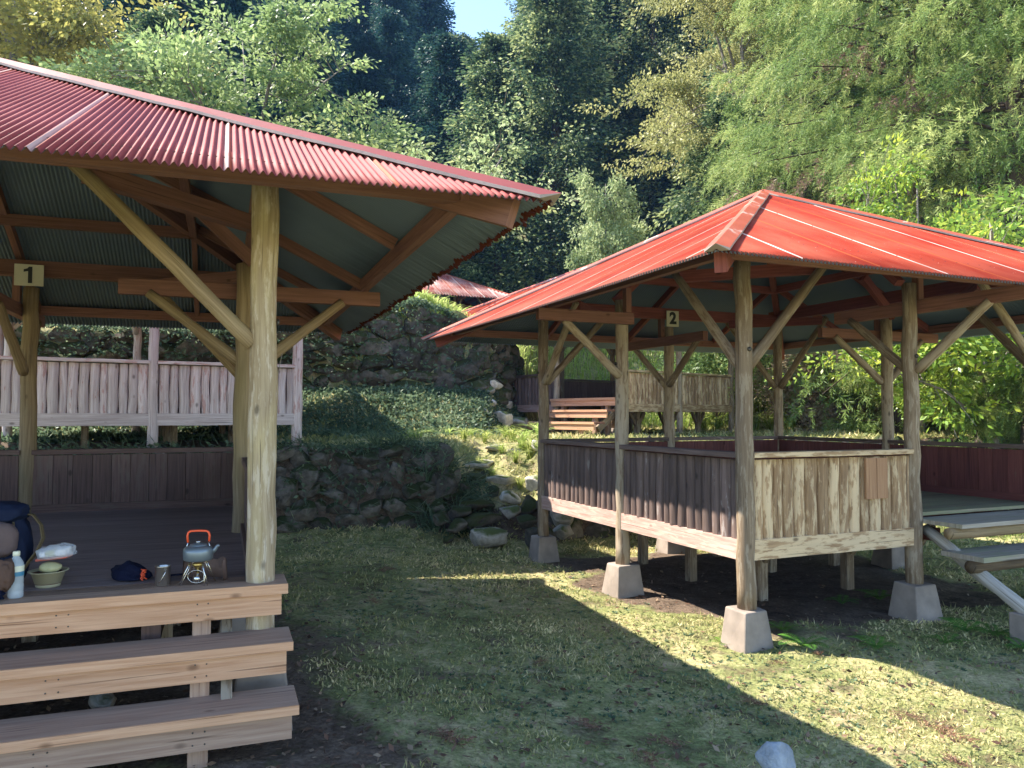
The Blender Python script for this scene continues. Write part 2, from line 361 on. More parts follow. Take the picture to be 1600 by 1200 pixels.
def ground(x, y, detail=True):
    x = np.asarray(x, float); y = np.asarray(y, float)
    low = -1.60-.17*sstep(-1.2, 1.6, x+.15*(y-4))
    hi = -.44+0*x
    w1 = np.interp(x, W1[:, 0], W1[:, 1]); s1 = y-w1
    stair = sstep(-1.1, -.5, x)*(1-sstep(.2, .7, x))
    wid = .34+1.7*stair
    t1 = np.clip(s1/wid, 0, 1); t1 = t1**.8
    z = low+(hi-low)*t1
    z = z+.08*sstep(-.6, -.1, s1)*(1-t1)
    w2 = np.interp(x, W2[:, 0], W2[:, 1]); s2 = y-w2
    L = 1-sstep(-.5, .8, x)
    bank = sstep(-2.4, -.25, s2)*.85*L
    top = w2top(x)-.42
    face = sstep(-.05, .35, s2)*L+sstep(-1.0, 4.2, s2)*(1-L)
    tgt = w2top(x)*L+2.3*(1-L)
    z = np.where(s1 > .3, z+bank*(1-face), z)
    z = z*(1-face)+tgt*face
    z = z+np.clip(y-w2-1, 0, None)*.045*(y > w2+1)
    # right hand bank
    rb = sstep(0, 9, (x-8.3)+.35*(y-13))*sstep(9, 14, y)
    z = z+rb*3.5
    z = z+np.clip(x-14, 0, None)*.45*sstep(6, 20, y)
    # mountain
    f = np.clip(y-42, 0, None); xc = -.045*y
    z = z+f*.40+sstep(42, 90, y)*np.clip(np.abs(x-xc)-5, 0, None)*.30
    z = z+np.clip(-x-14, 0, None)*.35*sstep(16, 30, y)
    if detail:
        z = z+.022*hash2(x, y, 1.3, .4)+.015*hash2(x, y, 3.1, 1.9)+.007*hash2(x, y, 8.3, .7)+.15*hash2(x, y, .35, 2.)*sstep(17, 30, y)
        z = z+.05*hash2(x, y, 2.4, 3.3)*sstep(.2, .6, s1)*(1-sstep(3, 5, s1))
    return CZ+z
def gz(x, y): return float(ground(np.array([x]), np.array([y]))[0])
def lines(a, dense0, dense1, b, st):
    out = list(np.arange(dense0, dense1, st)); s = st; p = dense0
    while p > a: s *= 1.25; p -= s; out.insert(0, p)
    s = st; p = out[-1]
    while p < b: s *= 1.18; p += s; out.append(p)
    return np.array(out)
xs = lines(-105, -7.5, 9.5, 90, .085); ys = lines(-40, 2.4, 24.5, 104, .085)
GX, GY = np.meshgrid(xs, ys); GZ = ground(GX, GY)
nx, ny = len(xs), len(ys)
me = bpy.data.meshes.new('ground'); co = np.stack([GX, GY, GZ], -1).reshape(-1, 3)
me.vertices.add(len(co)); me.vertices.foreach_set('co', co.astype(np.float32).ravel())
idx = np.arange(nx*ny).reshape(ny, nx); q = np.stack([idx[:-1, :-1], idx[:-1, 1:], idx[1:, 1:], idx[1:, :-1]], -1).reshape(-1, 4)
me.loops.add(q.size); me.loops.foreach_set('vertex_index', q.ravel().astype(np.int32))
me.polygons.add(len(q)); me.polygons.foreach_set('loop_start', np.arange(0, q.size, 4, dtype=np.int32))
me.polygons.foreach_set('use_smooth', np.ones(len(q), bool))
# pavilion placements: centre, rotation, deck height (camera-relative), ground
H = 1.82
def e12(yaw): return np.array([math.sin(yaw), math.cos(yaw)]), np.array([-math.cos(yaw), math.sin(yaw)])
def from_front_left(x, y, yaw): a, b = e12(yaw); c = np.array([x, y])+H*a+H*b; return float(c[0]), float(c[1]), math.pi/2-yaw
def from_front_right(x, y, yaw): a, b = e12(yaw); c = np.array([x, y])-H*a+H*b; return float(c[0]), float(c[1]), math.pi/2-yaw
P2 = from_front_left(1.8114, 6.0057, 1.1669); P1 = from_front_right(-1.3203, 4.072, 1.213)
P3 = from_front_right(-2.98, 10.68, 1.065); P4 = from_front_right(2.12, 15.1, math.atan2(.63, -.77)+0)
# P4: entrance side runs from the far left corner to the near corner
a4 = np.array([.63, -.777]); a4 /= np.linalg.norm(a4); b4 = np.array([-a4[1], a4[0]]); c4 = np.array([-.19, 17.85])+H*a4+H*b4
P4 = (float(c4[0]), float(c4[1]), math.atan2(a4[1], a4[0])); P5 = (-3.3, 36.0, R_(24))
def inpav(x, y, P, r):
    c, s = math.cos(P[2]), math.sin(P[2]); dx, dy = x-P[0], y-P[1]
    u = dx*c+dy*s; v = -dx*s+dy*c; return np.maximum(np.abs(u), np.abs(v))-r
DIRT = lambda x, y: np.clip(np.maximum.reduce([1-sstep(-.45, .35, inpav(x, y, P, H)+.30*hash2(x, y, 2.2, 1)+.15*hash2(x, y, 6.1, 2)) for P in (P1, P2, P3, P4)]+[.7*(1-sstep(.0, .95, inpav(x, y, P1, H)+.5*hash2(x, y, 1.5, 4)))]), 0, 1)
w1v = np.interp(co[:, 0], W1[:, 0], W1[:, 1]); sl_ = co[:, 1]-w1v
stp = ((sl_ > -.15) & (sl_ < .45)).astype(float)*.8
dirt = np.clip(DIRT(co[:, 0], co[:, 1])+stp+.9*sstep(29, 38, co[:, 1]), 0, 1)
a = me.attributes.new('dirt', 'FLOAT', 'POINT'); a.data.foreach_set('value', dirt.astype(np.float32))
def groundmat():
    m, nt, N, K, B = mat('lawn and soil'); o = N.new('ShaderNodeTexCoord').outputs['Object']
    at_ = N.new('ShaderNodeAttribute'); at_.attribute_name = 'dirt'
    n1 = noise(N, K, o, .9, 8, .65); n2 = noise(N, K, o, 6, 8, .7); n3 = noise(N, K, o, 38, 5, .7)
    r = ramp(N, [(.35, (.125, .09, .055)), (.46, (.23, .25, .095)), (.54, (.39, .355, .17)), (.66, (.64, .50, .30))]); K.new(math_(N, K, 'ADD', math_(N, K, 'MULTIPLY', n1, .5), math_(N, K, 'MULTIPLY', n2, .5)), r.inputs[0])
    soil = ramp(N, [(.3, (.060, .043, .032)), (.7, (.22, .16, .115))]); K.new(n2, soil.inputs[0])
    f = math_(N, K, 'ADD', at_.outputs['Fac'], math_(N, K, 'MULTIPLY', math_(N, K, 'SUBTRACT', n2, .5), .9))
    fr = ramp(N, [(.38, (0, 0, 0)), (.62, (1, 1, 1))]); K.new(f, fr.inputs[0])
    col = mixc(N, K, fr.outputs[0], r.outputs[0], soil.outputs[0])
    dk = ramp(N, [(.52, (0, 0, 0)), (.64, (1, 1, 1))]); K.new(noise(N, K, o, 2.7, 6, .7), dk.inputs[0]); col = mixc(N, K, math_(N, K, 'MULTIPLY', dk.outputs[0], .75), col, soil.outputs[0])
    r3 = ramp(N, [(.3, (.5, .5, .5)), (.65, (1.25, 1.25, 1.25))]); K.new(n3, r3.inputs[0]); col = mixc(N, K, 1.0, col, r3.outputs[0], 'MULTIPLY')
    K.new(col, B.inputs['Base Color']); B.inputs['Roughness'].default_value = .95; B.inputs['Specular IOR Level'].default_value = .1
    bump(N, K, math_(N, K, 'ADD', n3, n2), .8, .03, B)
    return m
me.materials.append(groundmat()); me.update(); g = link(bpy.data.objects.new('ground', me)); tag(g, kind='structure')
g['label'] = 'uneven mossy lawn, terraces and slope'
# ------------------------------------------------------------------ pavilions
O, HR, HE, HA = 1.163, .562, 1.815, 3.288
RZ = lambda k: Matrix.Rotation(k*math.pi/2, 4, 'Z')
def logpts(p0, p1, r0, r1, n=7, wob=.012):
    p0 = Vector(p0); p1 = Vector(p1); pts = []; rs = []
    for i in range(n+1):
        t = i/n; j = Vector((random.uniform(-wob, wob), random.uniform(-wob, wob), 0)) if 0 < i < n else Vector((0, 0, 0))
        pts.append(p0.lerp(p1, t)+j); rs.append((r0*(1-t)+r1*t)*random.uniform(.96, 1.05))
    return pts, rs
def pavilion(name, P, deck, label, group, mats, rails, steps, num=None, waves=.032, under=True, ragged=None, detail=True, capm=None, foot=.30, noin=()):
    cx, cy, rz = P; gr = gz(cx, cy); dz = CZ+deck                     # deck height in the world
    G = min(gz(cx+a*1.9*math.cos(rz+k), cy+a*1.9*math.sin(rz+k)) for a in (0, 1) for k in (0, .8, 1.6, 2.4, 3.1, 3.9, 4.7, 5.5))
    root = empty(name, (cx, cy, G), rz, label, 'pavilion', group)
    z0 = dz-G                                                        # local z of the deck
    def T(k, p): v = RZ(k) @ Vector(p); v.z += z0; return v
    def gl(p):                                                      # ground under local point
        x, y = p[0], p[1]; return gz(cx+x*math.cos(rz)-y*math.sin(rz), cy+x*math.sin(rz)+y*math.cos(rz))-G
    def part(nm, mb, m, parent=root, bevel=0, **kw):
        o = mb.build(nm, m, parent, bevel)
        if kw: tag(o, **kw)
        return o
    ml = mats
    eo = {'post': []}
    # posts + footings
    for k in range(4):
        for x in (-H, 0):
            front = (name == 'picnic_pavilion' and k == 1 and x == -H and label.startswith('nearest'))
            base = T(k, (x, -H, 0)); gb = gl(base); ins = .045 if (x == 0 and k == 1 and label.startswith('nearest')) else 0
            if ins: base = T(k, (x, -H+ins, 0))
            r = .0665*random.uniform(.94, 1.06)
            if front: r = .073
            if ins: r = .078
            topz = 2.12 if x else 2.0
            mb = MB(); pts, rs = logpts((base.x, base.y, gb+foot-.03), T(k, (x, -H+ins, topz)), r*1.04, r*.93, 14 if detail else 5, .004 if front else .007)
            mb.tube(pts, rs, 16 if detail else 8, rough=.10 if detail else 0)
            po = part('post', mb, ml['front_post'] if front else ml['post'])
            if detail:
                for zz in (1.36,):
                    b = T(k, (x+.0, -H-r*.93, zz)); b2 = T(k, (x, -H-r*.93-.012, zz))
                    q = MB(); q.tube([b, b2], .018, 8); q.build('bolt', M['bolt'], po)
            f = MB(); w0, w1, hh = (.14, .118, foot) if foot > .2 else (.13, .11, foot)
            vs = [(base.x+(RZ(k) @ Vector((sx*ww, sy*ww, 0))).x, base.y+(RZ(k) @ Vector((sx*ww, sy*ww, 0))).y, gb+z) for ww, z in ((w0+.03, -.12), (w1, hh)) for sx, sy in ((-1, -1), (1, -1), (1, 1), (-1, 1))]
            hs_ = random.uniform(.94, 1.06); vs = [(base.x+(v[0]-base.x)*hs_+random.uniform(-.008, .008), base.y+(v[1]-base.y)*hs_+random.uniform(-.008, .008), v[2]+random.uniform(-.006, .006)) for v in vs]; f.add(vs, [(0, 1, 5, 4), (1, 2, 6, 5), (2, 3, 7, 6), (3, 0, 4, 7), (4, 5, 6, 7)])
            part('footing', f, M['concrete'], bevel=.012)
    # perimeter beams, ring, outriggers, rafters
    m_ = (HA-HE)/(H+O); RR = H+.85
    under_z = lambda d: HE+(O-d)*m_-.014                              # roof underside d outside the post line
    for k in range(4):
        e = .003*(k % 2)
        mb = MB(); mb.beam(T(k, (-H-.12, -H, 2.17+e*20)), T(k, (H+.12, -H, 2.17+e*20)), .09, .14, seg=6, wob=.004); part('beam', mb, ml['timber'])
        mb = MB(); zz = under_z(.85)-.055+e; mb.beam(T(k, (-RR-.06, -RR, zz)), T(k, (RR+.06, -RR, zz)), .06, .09, seg=6, wob=.003); part('eave_beam', mb, ml['timber2'])
        mb = MB(); mb.beam(T(k, (-RR-.18, -RR-.18, under_z(1.03)-.085)), T(k, (-.05, -.05, under_z(-H+.05)-.085)), .075, .13, seg=4); part('hip_rafter', mb, ml['timber'])
        mb = MB(); mb.beam(T(k, (.11, -H-.98, 1.80)), T(k, (.11, -H+(.06 if k in noin else .92), 1.80)), .07, .11); mb.beam(T(k, (.11, -H-.0, 1.86)), T(k, (.11, -H, 2.1)), .06, .07, up=(0, 1, 0)); part('outrigger', mb, ml['timber2'])
        mb = MB(); mb.beam(T(k, (.11, -RR-.05, under_z(.9)-.05)), T(k, (.11, -.1, under_z(-H+.1)-.05)), .05, .08); part('rafter', mb, ml['timber'])
        if detail:
            for xx in (-1.35, 1.35):
                mb = MB(); mb.beam(T(k, (xx, -RR+.05, under_z(.8)-.045)), T(k, (xx, -abs(xx)-.05, under_z(-H+abs(xx)+.05)-.045)), .045, .07); part('rafter', mb, ml['timber'])
            # horizontal purlin half way up the slope
            d = -H+1.35; mb = MB(); mb.beam(T(k, (-1.35, -1.35, under_z(d)-.11+e)), T(k, (1.35, -1.35, under_z(d)-.11+e)), .06, .09); part('purlin', mb, ml['timber'])
            if k != 2: mb = MB(); mb.beam(T(k, (-.11, -H+.0, 2.0)), T(k, (-.11, -1.35, under_z(d)-.17)), .06, .09, up=(1, 0, 0)); part('strut', mb, ml['timber'])
        mb = MB(); mb.beam(T(k, (-H+.02, -H+.85, 2.075)), T(k, (-H+.85, -H+.02, 2.075)), .07, .10); part('corner_tie', mb, ml['timber'])
        # log braces
        for a_, b_ in (((-H+.05, -H, 1.24), (-H+.86, -H, 2.11)), ((-H, -H+.05, 1.24), (-H, -H+.9, 2.11)),
                       ((.03, -H-.05, 1.24), (.08, -H-.68, 1.76)), ((.03, -H+.05, 1.24), (.08, -H+.72, 1.76))):
            if k in noin and b_[1] == -H+.72: continue
            mb = MB(); pts, rs = logpts(T(k, a_), T(k, b_), .044, .037, 9, .0022); mb.tube(pts, rs, 10 if detail else 6, rough=.10 if detail else 0); part('brace', mb, ml['post'])
        # railings
        for h_ in (0, 1):
            if (k, h_) not in rails: continue
            mslat, mbeam, mcap = rails[(k, h_)]
            x0, x1 = (-H, 0) if h_ == 0 else (0, H)
            x0 += .055; x1 -= .055
            rb = MB(); rb.beam(T(k, (x0-.06, -H-.018, -.195)), T(k, (x1+.06, -H-.018, -.195)), .055, .155, seg=8 if detail else 1, wob=.006 if detail else 0)
            ro = part('bottom_beam', rb, mbeam)
            sb = MB(); n = 15; x = x0+.01; wd = (x1-x0-.02)/n
            ws = [random.uniform(.8, 1.2) for _ in range(n)]; sc = (x1-x0-.01)/sum(ws)
            for i in range(n):
                wv = ws[i]*sc; xc = x+wv/2; x += wv
                ns = 9 if detail else 2
                ph = random.random()*10; ov = random.random()*30; oz = random.uniform(-.01, .005); rn = random.random()
                mi = 0
                vs = []; fs = []; uvs = []; A = 7 if detail else 3
                topcut = random.uniform(-.005, .004)
                for j in range(ns+1):
                    z = -.118+oz*0+(.50+.118)*j/ns
                    hw = wv*.485*(1+.14*mnoise.noise(Vector((ph, z*5, 0)))) ; xo = .014*mnoise.noise(Vector((ph+7, z*3, 2)))
                    for q in range(A+1):
                        th = math.pi*q/A; yy = math.sin(th)*wv*.42*(1+.12*mnoise.noise(Vector((ph+q*.6, z*6, 4))))
                        vs.append(T(k, (xc+xo-math.cos(th)*hw, -H+.004-yy, z)))
                for j in range(ns):
                    for q in range(A):
                        a0 = j*(A+1)+q; fs.append((a0, a0+1, a0+A+2, a0+A+1))
                        uu = lambda qq: ov+qq*wv*1.3/A
                        uvs.append([(uu(q), ov+.62*j/ns), (uu(q+1), ov+.62*j/ns), (uu(q+1), ov+.62*(j+1)/ns), (uu(q), ov+.62*(j+1)/ns)])
                fs.append(tuple(range(ns*(A+1)+A, ns*(A+1)-1, -1))); uvs.append([(ov, ov)]*(A+1))
                sb.add(vs, fs, uvs, mi, rn, True)
            pn = part('railing_panel', sb, mslat)
            if label.startswith('red-roofed') and (k, h_) == (0, 0):      # two fresh boards nailed over the slats
                rp = MB()
                for xx in (x1-.50, x1-.375): rp.beam(T(k, (xx, -H-.052, .15)), T(k, (xx, -H-.052, .49)), .118, .02, up=(0, 1, 0))
                tag(rp.build('repair_board', M['repair'], pn), 'fresh orange boards nailed over the slats')
            ib = MB(); nb = 11
            for i in range(nb):
                xa = x0+(x1-x0)*(i+.5)/nb; ib.beam(T(k, (xa, -H+.032, -.02)), T(k, (xa, -H+.032, .505)), (x1-x0)/nb-.004, .018, up=T(k, (0, 1, 0))-T(k, (0, 0, 0)))
            ib.beam(T(k, (x0, -H+.055, .035)), T(k, (x1, -H+.055, .035)), .02, .07)
            part('inner_boards', ib, ml['inner'])
            cb = MB(); cb.beam(T(k, (x0-.01, -H-.0, .535)), T(k, (x1+.01, -H-.0, .535)), .125, .042, seg=6 if detail else 1, wob=.004 if detail else 0); part('top_rail', cb, mcap, bevel=.004 if detail else 0)
    # deck floor
    fl = MB(); nb = 24
    for i in range(nb):
        y = -H+(i+.5)*(2*H)/nb
        a0, b0 = T(0, (-H+.0, y, -.015)), T(0, (H, y, -.015)); fl.beam(a0, b0, 2*H/nb-.004, .03, seg=1)
    part('deck_floor', fl, ml['floor'])
    jb = MB()
    for y in (-1.25, -.42, .42, 1.25): jb.beam(T(0, (-H+.05, y, -.10)), T(0, (H-.05, y, -.10)), .07, .12)
    for x in (-.75, .35, 1.3): jb.beam(T(0, (x, -H+.05, -.215)), T(0, (x, H-.05, -.215)), .09, .11)
    part('floor_joists', jb, ml['inner'])
    if under:
        for x in (-.75, .35, 1.3):
            for y in (-.75, .35, 1.3):
                g0 = gl(T(0, (x, y, 0))); sb = MB(); a0 = T(0, (x, y, -.272)); sb.beam((a0.x, a0.y, g0), a0, .09, .09, up=(0, 1, 0))
                hgt = a0.z-g0
                for s_ in (-1, 1):
                    a1 = T(0, (x, y+s_*.045, 0)); a2 = T(0, (x, y+s_*.22, 0)); sb.beam((a1.x, a1.y, a0.z-min(.26, hgt*.6)), (a2.x, a2.y, a0.z-.01), .05, .07)
                part('floor_support', sb, ml['support'])
    # roof
    E_ = H+O
    for k in range(4):
        n = int(round(2*E_/waves)); seg = 6; cols = n*seg
        xs_ = np.linspace(-E_, E_, cols+1); amp = .0092*waves/.032
        vt = []; fs = []; uvs = []; mi = []
        nv = 3 if detail else 1
        rag = ragged == k
        sag = lambda x: -.012*math.cos(x/E_*1.57)
        for layer in (0, 1):
            for x in xs_:
                yt = -abs(x)*.999-.0; yb = -E_
                if rag:
                    yb += .022*mnoise.noise(Vector((x*9, 3, 0)))+.02*mnoise.noise(Vector((x*27, 9, 0)))+.01*mnoise.noise(Vector((x*80, 5, 0)))+.025*max(0, mnoise.noise(Vector((x*2, 7, 1))))
                c = amp*math.cos(2*math.pi*x/waves)
                for j in range(nv+1):
                    y = yb+(yt-yb)*j/nv; z = HE+(y+E_)*m_+c-(.0025 if layer else 0)+sag(x)*(1-j/nv)
                    vt.append(T(k, (x, y, z)))
        W_ = nv+1; NC = (cols+1)*W_
        for layer in (0, 1):
            for i in range(cols):
                for j in range(nv):
                    a0 = layer*NC+i*W_+j; b0 = a0+W_
                    f = (a0, b0, b0+1, a0+1); 
                    def uvp(ii, jj):
                        x = xs_[ii]; yt = -abs(x); y = -E_+(yt+E_)*jj/nv; return (x+20+k*7.3, (y+E_)*1.116)
                    u4 = [uvp(i, j), uvp(i+1, j), uvp(i+1, j+1), uvp(i, j+1)]
                    if layer: f = f[::-1]; u4 = u4[::-1]
                    fs.append(f); uvs.append(u4); mi.append(layer)
        for i in range(cols):                                           # eave edge thickness
            a0 = i*W_; fs.append((a0, NC+a0, NC+a0+W_, a0+W_)); uvs.append([(0, 0)]*4); mi.append(2)
        mb = MB(); mb.add(vt, fs, uvs, 0, .5, True); mb.m = mi
        ro = part('roof_sheet', mb, [ml['roof'], M['under'], M['rust']])
        if rag:                                                         # rotten rust fringe
            fr = MB(); vs = []; ff = []
            xx = np.linspace(-E_, E_-.03, 900)
            for x in xx:
                base = .022*mnoise.noise(Vector((x*9, 3, 0)))+.02*mnoise.noise(Vector((x*27, 9, 0)))+.01*mnoise.noise(Vector((x*80, 5, 0)))+.025*max(0, mnoise.noise(Vector((x*2, 7, 1))))
                lip = .016+.035*abs(mnoise.noise(Vector((x*6, 31, 2))))+.03*abs(mnoise.noise(Vector((x*33, 11, 2))))
                c = amp*math.cos(2*math.pi*x/waves)
                for dd, zo in ((0, -.006), (lip, -.006)):
                    y = -E_+base+dd-.003; vs.append(T(k, (x, y, HE+(y+E_)*m_+c+zo+sag(x))))
            for i in range(len(xx)-1): ff.append((2*i, 2*i+1, 2*i+3, 2*i+2))
            fr.add(vs, ff, None, 0, .5, True); fr.build('rusted_edge', M['rust'], ro)
        # hip cap: folded flashing over the hip between side k-1 and k (corner -E,-E)
        cp = MB(); cw = .105
        vs = []; N_ = 18
        for i in range(N_+1):
            t = i/N_; s_ = (E_+.035)*(1-t)+.0*t; zr = HE+(E_-s_)*m_+.040; lift = .004*random.uniform(-1, 1)
            if s_ < 0.1: s_ = .0
            d = min(cw, s_+.02)
            vs += [T(k, (-s_-.0, -s_+d*1.0, zr-.008-d*0+lift)), T(k, (-s_, -s_, zr+.010)), T(k, (-s_+d*1.0, -s_, zr-.008+lift)),
                   T(k, (-s_-.0, -s_+d*1.0, zr-.024+lift)), T(k, (-s_+d*1.0, -s_, zr-.024+lift))]
        ff = []; mm = []
        for i in range(N_):
            b = i*5; c = b+5
            ff += [(b, c, c+1, b+1), (b+1, c+1, c+2, b+2), (b+3, b, c, c+3)[::-1], (b+2, b+4, c+4, c+2)[::-1], (b+3, c+3, c+4, b+4)]; mm += [0, 0, 1, 1, 1]
        ff.append((0, 1, 2, 4, 3)); mm.append(1)
        cp.add(vs, ff, None, 0, .5, False); cp.m = mm; cp.build('hip_cap', [capm or M['cap2'], M['cap_edge']], ro)
    # number sign on the middle post of the back side, facing the entrance
    if num:
        sw, sh = (.225, .19) if num == '1' else (.185, .205)
        z_ = 2.10; mb = MB(); mb.box(T(0, (0, H-.095, z_)), (sw, .014, sh)); sg = part('number_sign', mb, M['sign'], bevel=.002, label='cream board with black number '+num)
        fc = bpy.data.curves.new('numeral', 'FONT'); fc.body = num; fc.size = .205; fc.align_x = 'CENTER'; fc.align_y = 'CENTER'; fc.extrude = .0015; fc.offset = .009
        fo = bpy.data.objects.new('numeral_src', fc); link(fo); bpy.context.view_layer.update()
        nm = bpy.data.meshes.new_from_object(fo); bpy.data.objects.remove(fo)
        if num == '1':
            nb1 = MB(); pts1 = [(-.006, -.072), (.026, -.072), (.026, .074), (.000, .074), (-.012, .058), (-.040, .048), (-.040, .026), (-.006, .034)]
            nb1.add([(a_, b_, 0) for a_, b_ in pts1]+[(a_, b_, .003) for a_, b_ in pts1], [tuple(range(7, -1, -1)), tuple(range(8, 16))]+[(i, (i+1) % 8, 8+(i+1) % 8, 8+i) for i in range(8)]); t1_ = nb1.build('numeral_src', []); nm = t1_.data; bpy.data.objects.remove(t1_)
        no = link(bpy.data.objects.new('numeral', nm)); nm.materials.append(M['black']); no.parent = sg
        p = T(0, (0.0, H-.104, z_)); no.location = p; no.rotation_euler = (math.pi/2, 0, 0)
    # steps
    st = steps
    if st:
        k, h_, kind = st
        x0, x1 = (-H, 0) if h_ == 0 else (0, H)
        if kind == 'timber':
            run = .205 if deck < -.5 else .36
            xa, xb = x0-.05, x1+.13
            for i in range(3):
                yb = -H-.14-run*i; zt = -.235*i
                tb = MB(); tb.beam(T(k, (xa+.0*i, yb+.14, zt-.018)), T(k, (xb+.012*i, yb+.14, zt-.018)), .28 if i else .27, .036)
                t_ = part('tread', tb, M['tread'] if name == 'picnic_pavilion' and deck < -.5 else M['timber'], bevel=.004)
                # pale front lip
                nb_ = MB(); nb_.beam(T(k, (xa, yb-.006, zt-.021)), T(k, (xb+.012*i, yb-.006, zt-.021)), .012, .042 if i else .05); nb_.build('nosing', M['tread_new'], t_)
                fb = MB(); fb.beam(T(k, (xa, yb+.03, zt-.042-.056)), T(k, (xb-.03+.012*i, yb+.03, zt-.042-.056)), .036, .112, cut=.0)
                for xn in (x1-.30, x1-.25, x0+.23, x0+.28, (x0+x1)/2, (x0+x1)/2+.05):
                    for zn in (-.07, -.125): a0 = T(k, (xn, yb+.0125, zt+zn)); a1 = T(k, (xn, yb+.0095, zt+zn)); fb.tube([a0, a1], .0038, 8, mat=1, smooth=False)
                part('riser_board', fb, [M['tread_new'] if i < 2 or deck > -.5 else M['tread'], M['bolt']])
                # posts carrying the tread
                for xx in (x1-.28, x0+.25):
                    g0 = gl(T(k, (xx, yb+.10, 0))); a0 = T(k, (xx, yb+.105, zt-.036)); pb = MB(); pb.beam((a0.x, a0.y, g0-.05), a0, .085, .085, up=RZ(k) @ Vector((0, 1, 0)))
                    part('step_post', pb, M['tread'])
            for xx in (x1-.16, x0+.1):
                sb = MB(); a0 = T(k, (xx, -H+.25, -.12)); sb.beam(a0, T(k, (xx, -H-.45, -.62)), .05, .14)
                part('stringer', sb, M['log_old'])
        else:
            tb = MB()
            tb.beam(T(k, (x0+.03, -H-.20, -.065)), T(k, (x1-.05, -H-.20, -.065)), .46, .035, seg=5, wob=.006); part('tread', tb, M['tread_grey'])
            lb = MB(); pts, rs = logpts(T(k, (x0+.0, -H-.33, -.135)), T(k, (x1, -H-.33, -.135)), .05, .052, 6, .006); lb.tube(pts, rs, 12); part('tread_log', lb, M['log'])
            tb = MB(); tb.beam(T(k, (x0+.03, -H-.42, -.31)), T(k, (x1, -H-.42, -.31)), .38, .04, seg=5, wob=.006); part('tread', tb, M['tread_grey'])
            lb = MB(); pts, rs = logpts(T(k, (x0+.05, -H-.48, -.385)), T(k, (x1, -H-.48, -.385)), .052, .05, 6, .006); lb.tube(pts, rs, 12); part('tread_log', lb, M['log_dark'])
            for xx in (x0+.16, x1-.25):
                g0 = gl(T(k, (xx, -H-.85, 0)))
                lb = MB(); b = T(k, (xx+.04, -H-.85, 0)); pts, rs = logpts(T(k, (xx, -H+.02, -.14)), (b.x, b.y, g0+.24), .045, .058, 8, .009); lb.tube(pts, rs, 12, rough=.2); part('stringer', lb, M['silver_log'])
                f = MB(); f.box((b.x, b.y, g0+.09), (.2, .2, .30), rz=k*math.pi/2); part('footing', f, M['concrete'], bevel=.01)
    return root
pink = (M['peel_pink'], M['peel_pink'], M['peel_pink']); beige = (M['peel_beige'], M['peel_beige'], M['peel_beige'])
grey = (M['slat_dark'], M['peel_beam'], M['slat_dark']); brown = (M['inner'], M['inner'], M['inner'])
base = dict(post=M['log'], front_post=M['log_front'], timber=M['timber'], timber2=M['timber'], inner=M['inner'], floor=M['floor'], support=M['log_old'], roof=M['roof1'])
def bays(d, excl=()):
    return {(k, h): v for k, v in d.items() for h in (0, 1) if (k, h) not in excl}
PG = 'red roofed open pavilions on the terraces'
p1 = pavilion('picnic_pavilion', P1, -.867, 'nearest pavilion on the left, number 1 inside, camping kettle on its deck', PG, base,
              bays({0: brown, 1: brown, 2: brown, 3: brown}, {(0, 1), (1, 0), (1, 1)} if False else {(0, 1)}), (0, 1, 'timber'), '1', ragged=1, capm=M['cap1'])
b2 = dict(base, post=M['log_old'], inner=M['inner_red'], floor=M['floor_old'], roof=M['roof2'], timber=M['timber_red'], timber2=M['timber'])
r2 = bays({0: beige, 1: grey, 2: grey, 3: grey}, {(0, 1)})
p2 = pavilion('picnic_pavilion', P2, -.851, 'red-roofed pavilion in the sun on the right with number 2 on a post', PG, b2, r2, (0, 1, 'log'), '2', noin=(3,))
b3 = dict(base, post=M['peel_pink'], timber=M['timber'], roof=M['roof1'])
p3 = pavilion('picnic_pavilion', P3, .135, 'pavilion with flaking pink railing behind the nearest pavilion', PG, b3,
              bays({0: pink, 1: pink, 2: pink, 3: pink}, {(1, 0)}), None, None, waves=.128, detail=True, foot=.02)
b4 = dict(b2, post=M['log_old'], inner=M['inner'], timber=M['timber'])
p4 = pavilion('picnic_pavilion', P4, .335, 'pavilion with red timber steps standing behind the red-roofed one', PG, b4,
              bays({0: grey, 1: beige, 2: grey, 3: grey}, {(0, 1)}), (0, 1, 'timber'), None, waves=.064, foot=.08)
b5 = dict(b2, roof=M['roof3'])
p5 = pavilion('picnic_pavilion', P5, 3.35, 'distant pavilion with sun dapple put into its pink roof colour, above the upper stone wall', PG, b5,
              bays({0: brown, 1: brown, 2: brown, 3: brown}, {(0, 1)}), None, None, waves=.128, under=False, detail=False)
# ------------------------------------------------------------------ dry stone walls and boulders
def wall_stones(W, xa, xb, zf, rows, sz, smin, face, seed, name, m, label, cat='stone wall'):
    random.seed(seed); mb = MB()
    for r in range(rows):
        t = (r+.5)/rows; x = xa+random.random()*.1
        while x < xb:
            wd = random.uniform(smin, sz)*(1.15-.35*t); xc = x+wd*.45; x += wd*.78
            yw = float(np.interp(xc, W[:, 0], W[:, 1])); z0, z1 = zf(xc, yw)
            if z1-z0 < .15: continue
            h_ = (z1-z0)/rows; z = z0+(z1-z0)*t+random.uniform(-.05, .05); s = face(t)
            hh = max(h_*.72, .07)*random.uniform(.75, 1.5)
            mb.rock((xc, yw+s+random.uniform(-.05, .04), z), (wd*.66, wd*.42, hh), 2, 10, rz=random.uniform(-.5, .5), tilt=.6, smooth=False)
            if random.random() < .35: mb.rock((xc+random.uniform(-.2, .2), yw+s-.02, z+random.uniform(-.15, .15)), (wd*.22, wd*.2, wd*.16), 1, 6)
    return tag(mb.build(name, m), label, cat, kind='thing')
def zf1(x, y): return gz(x, y-.3)-.05, gz(x, y+.75)-.02
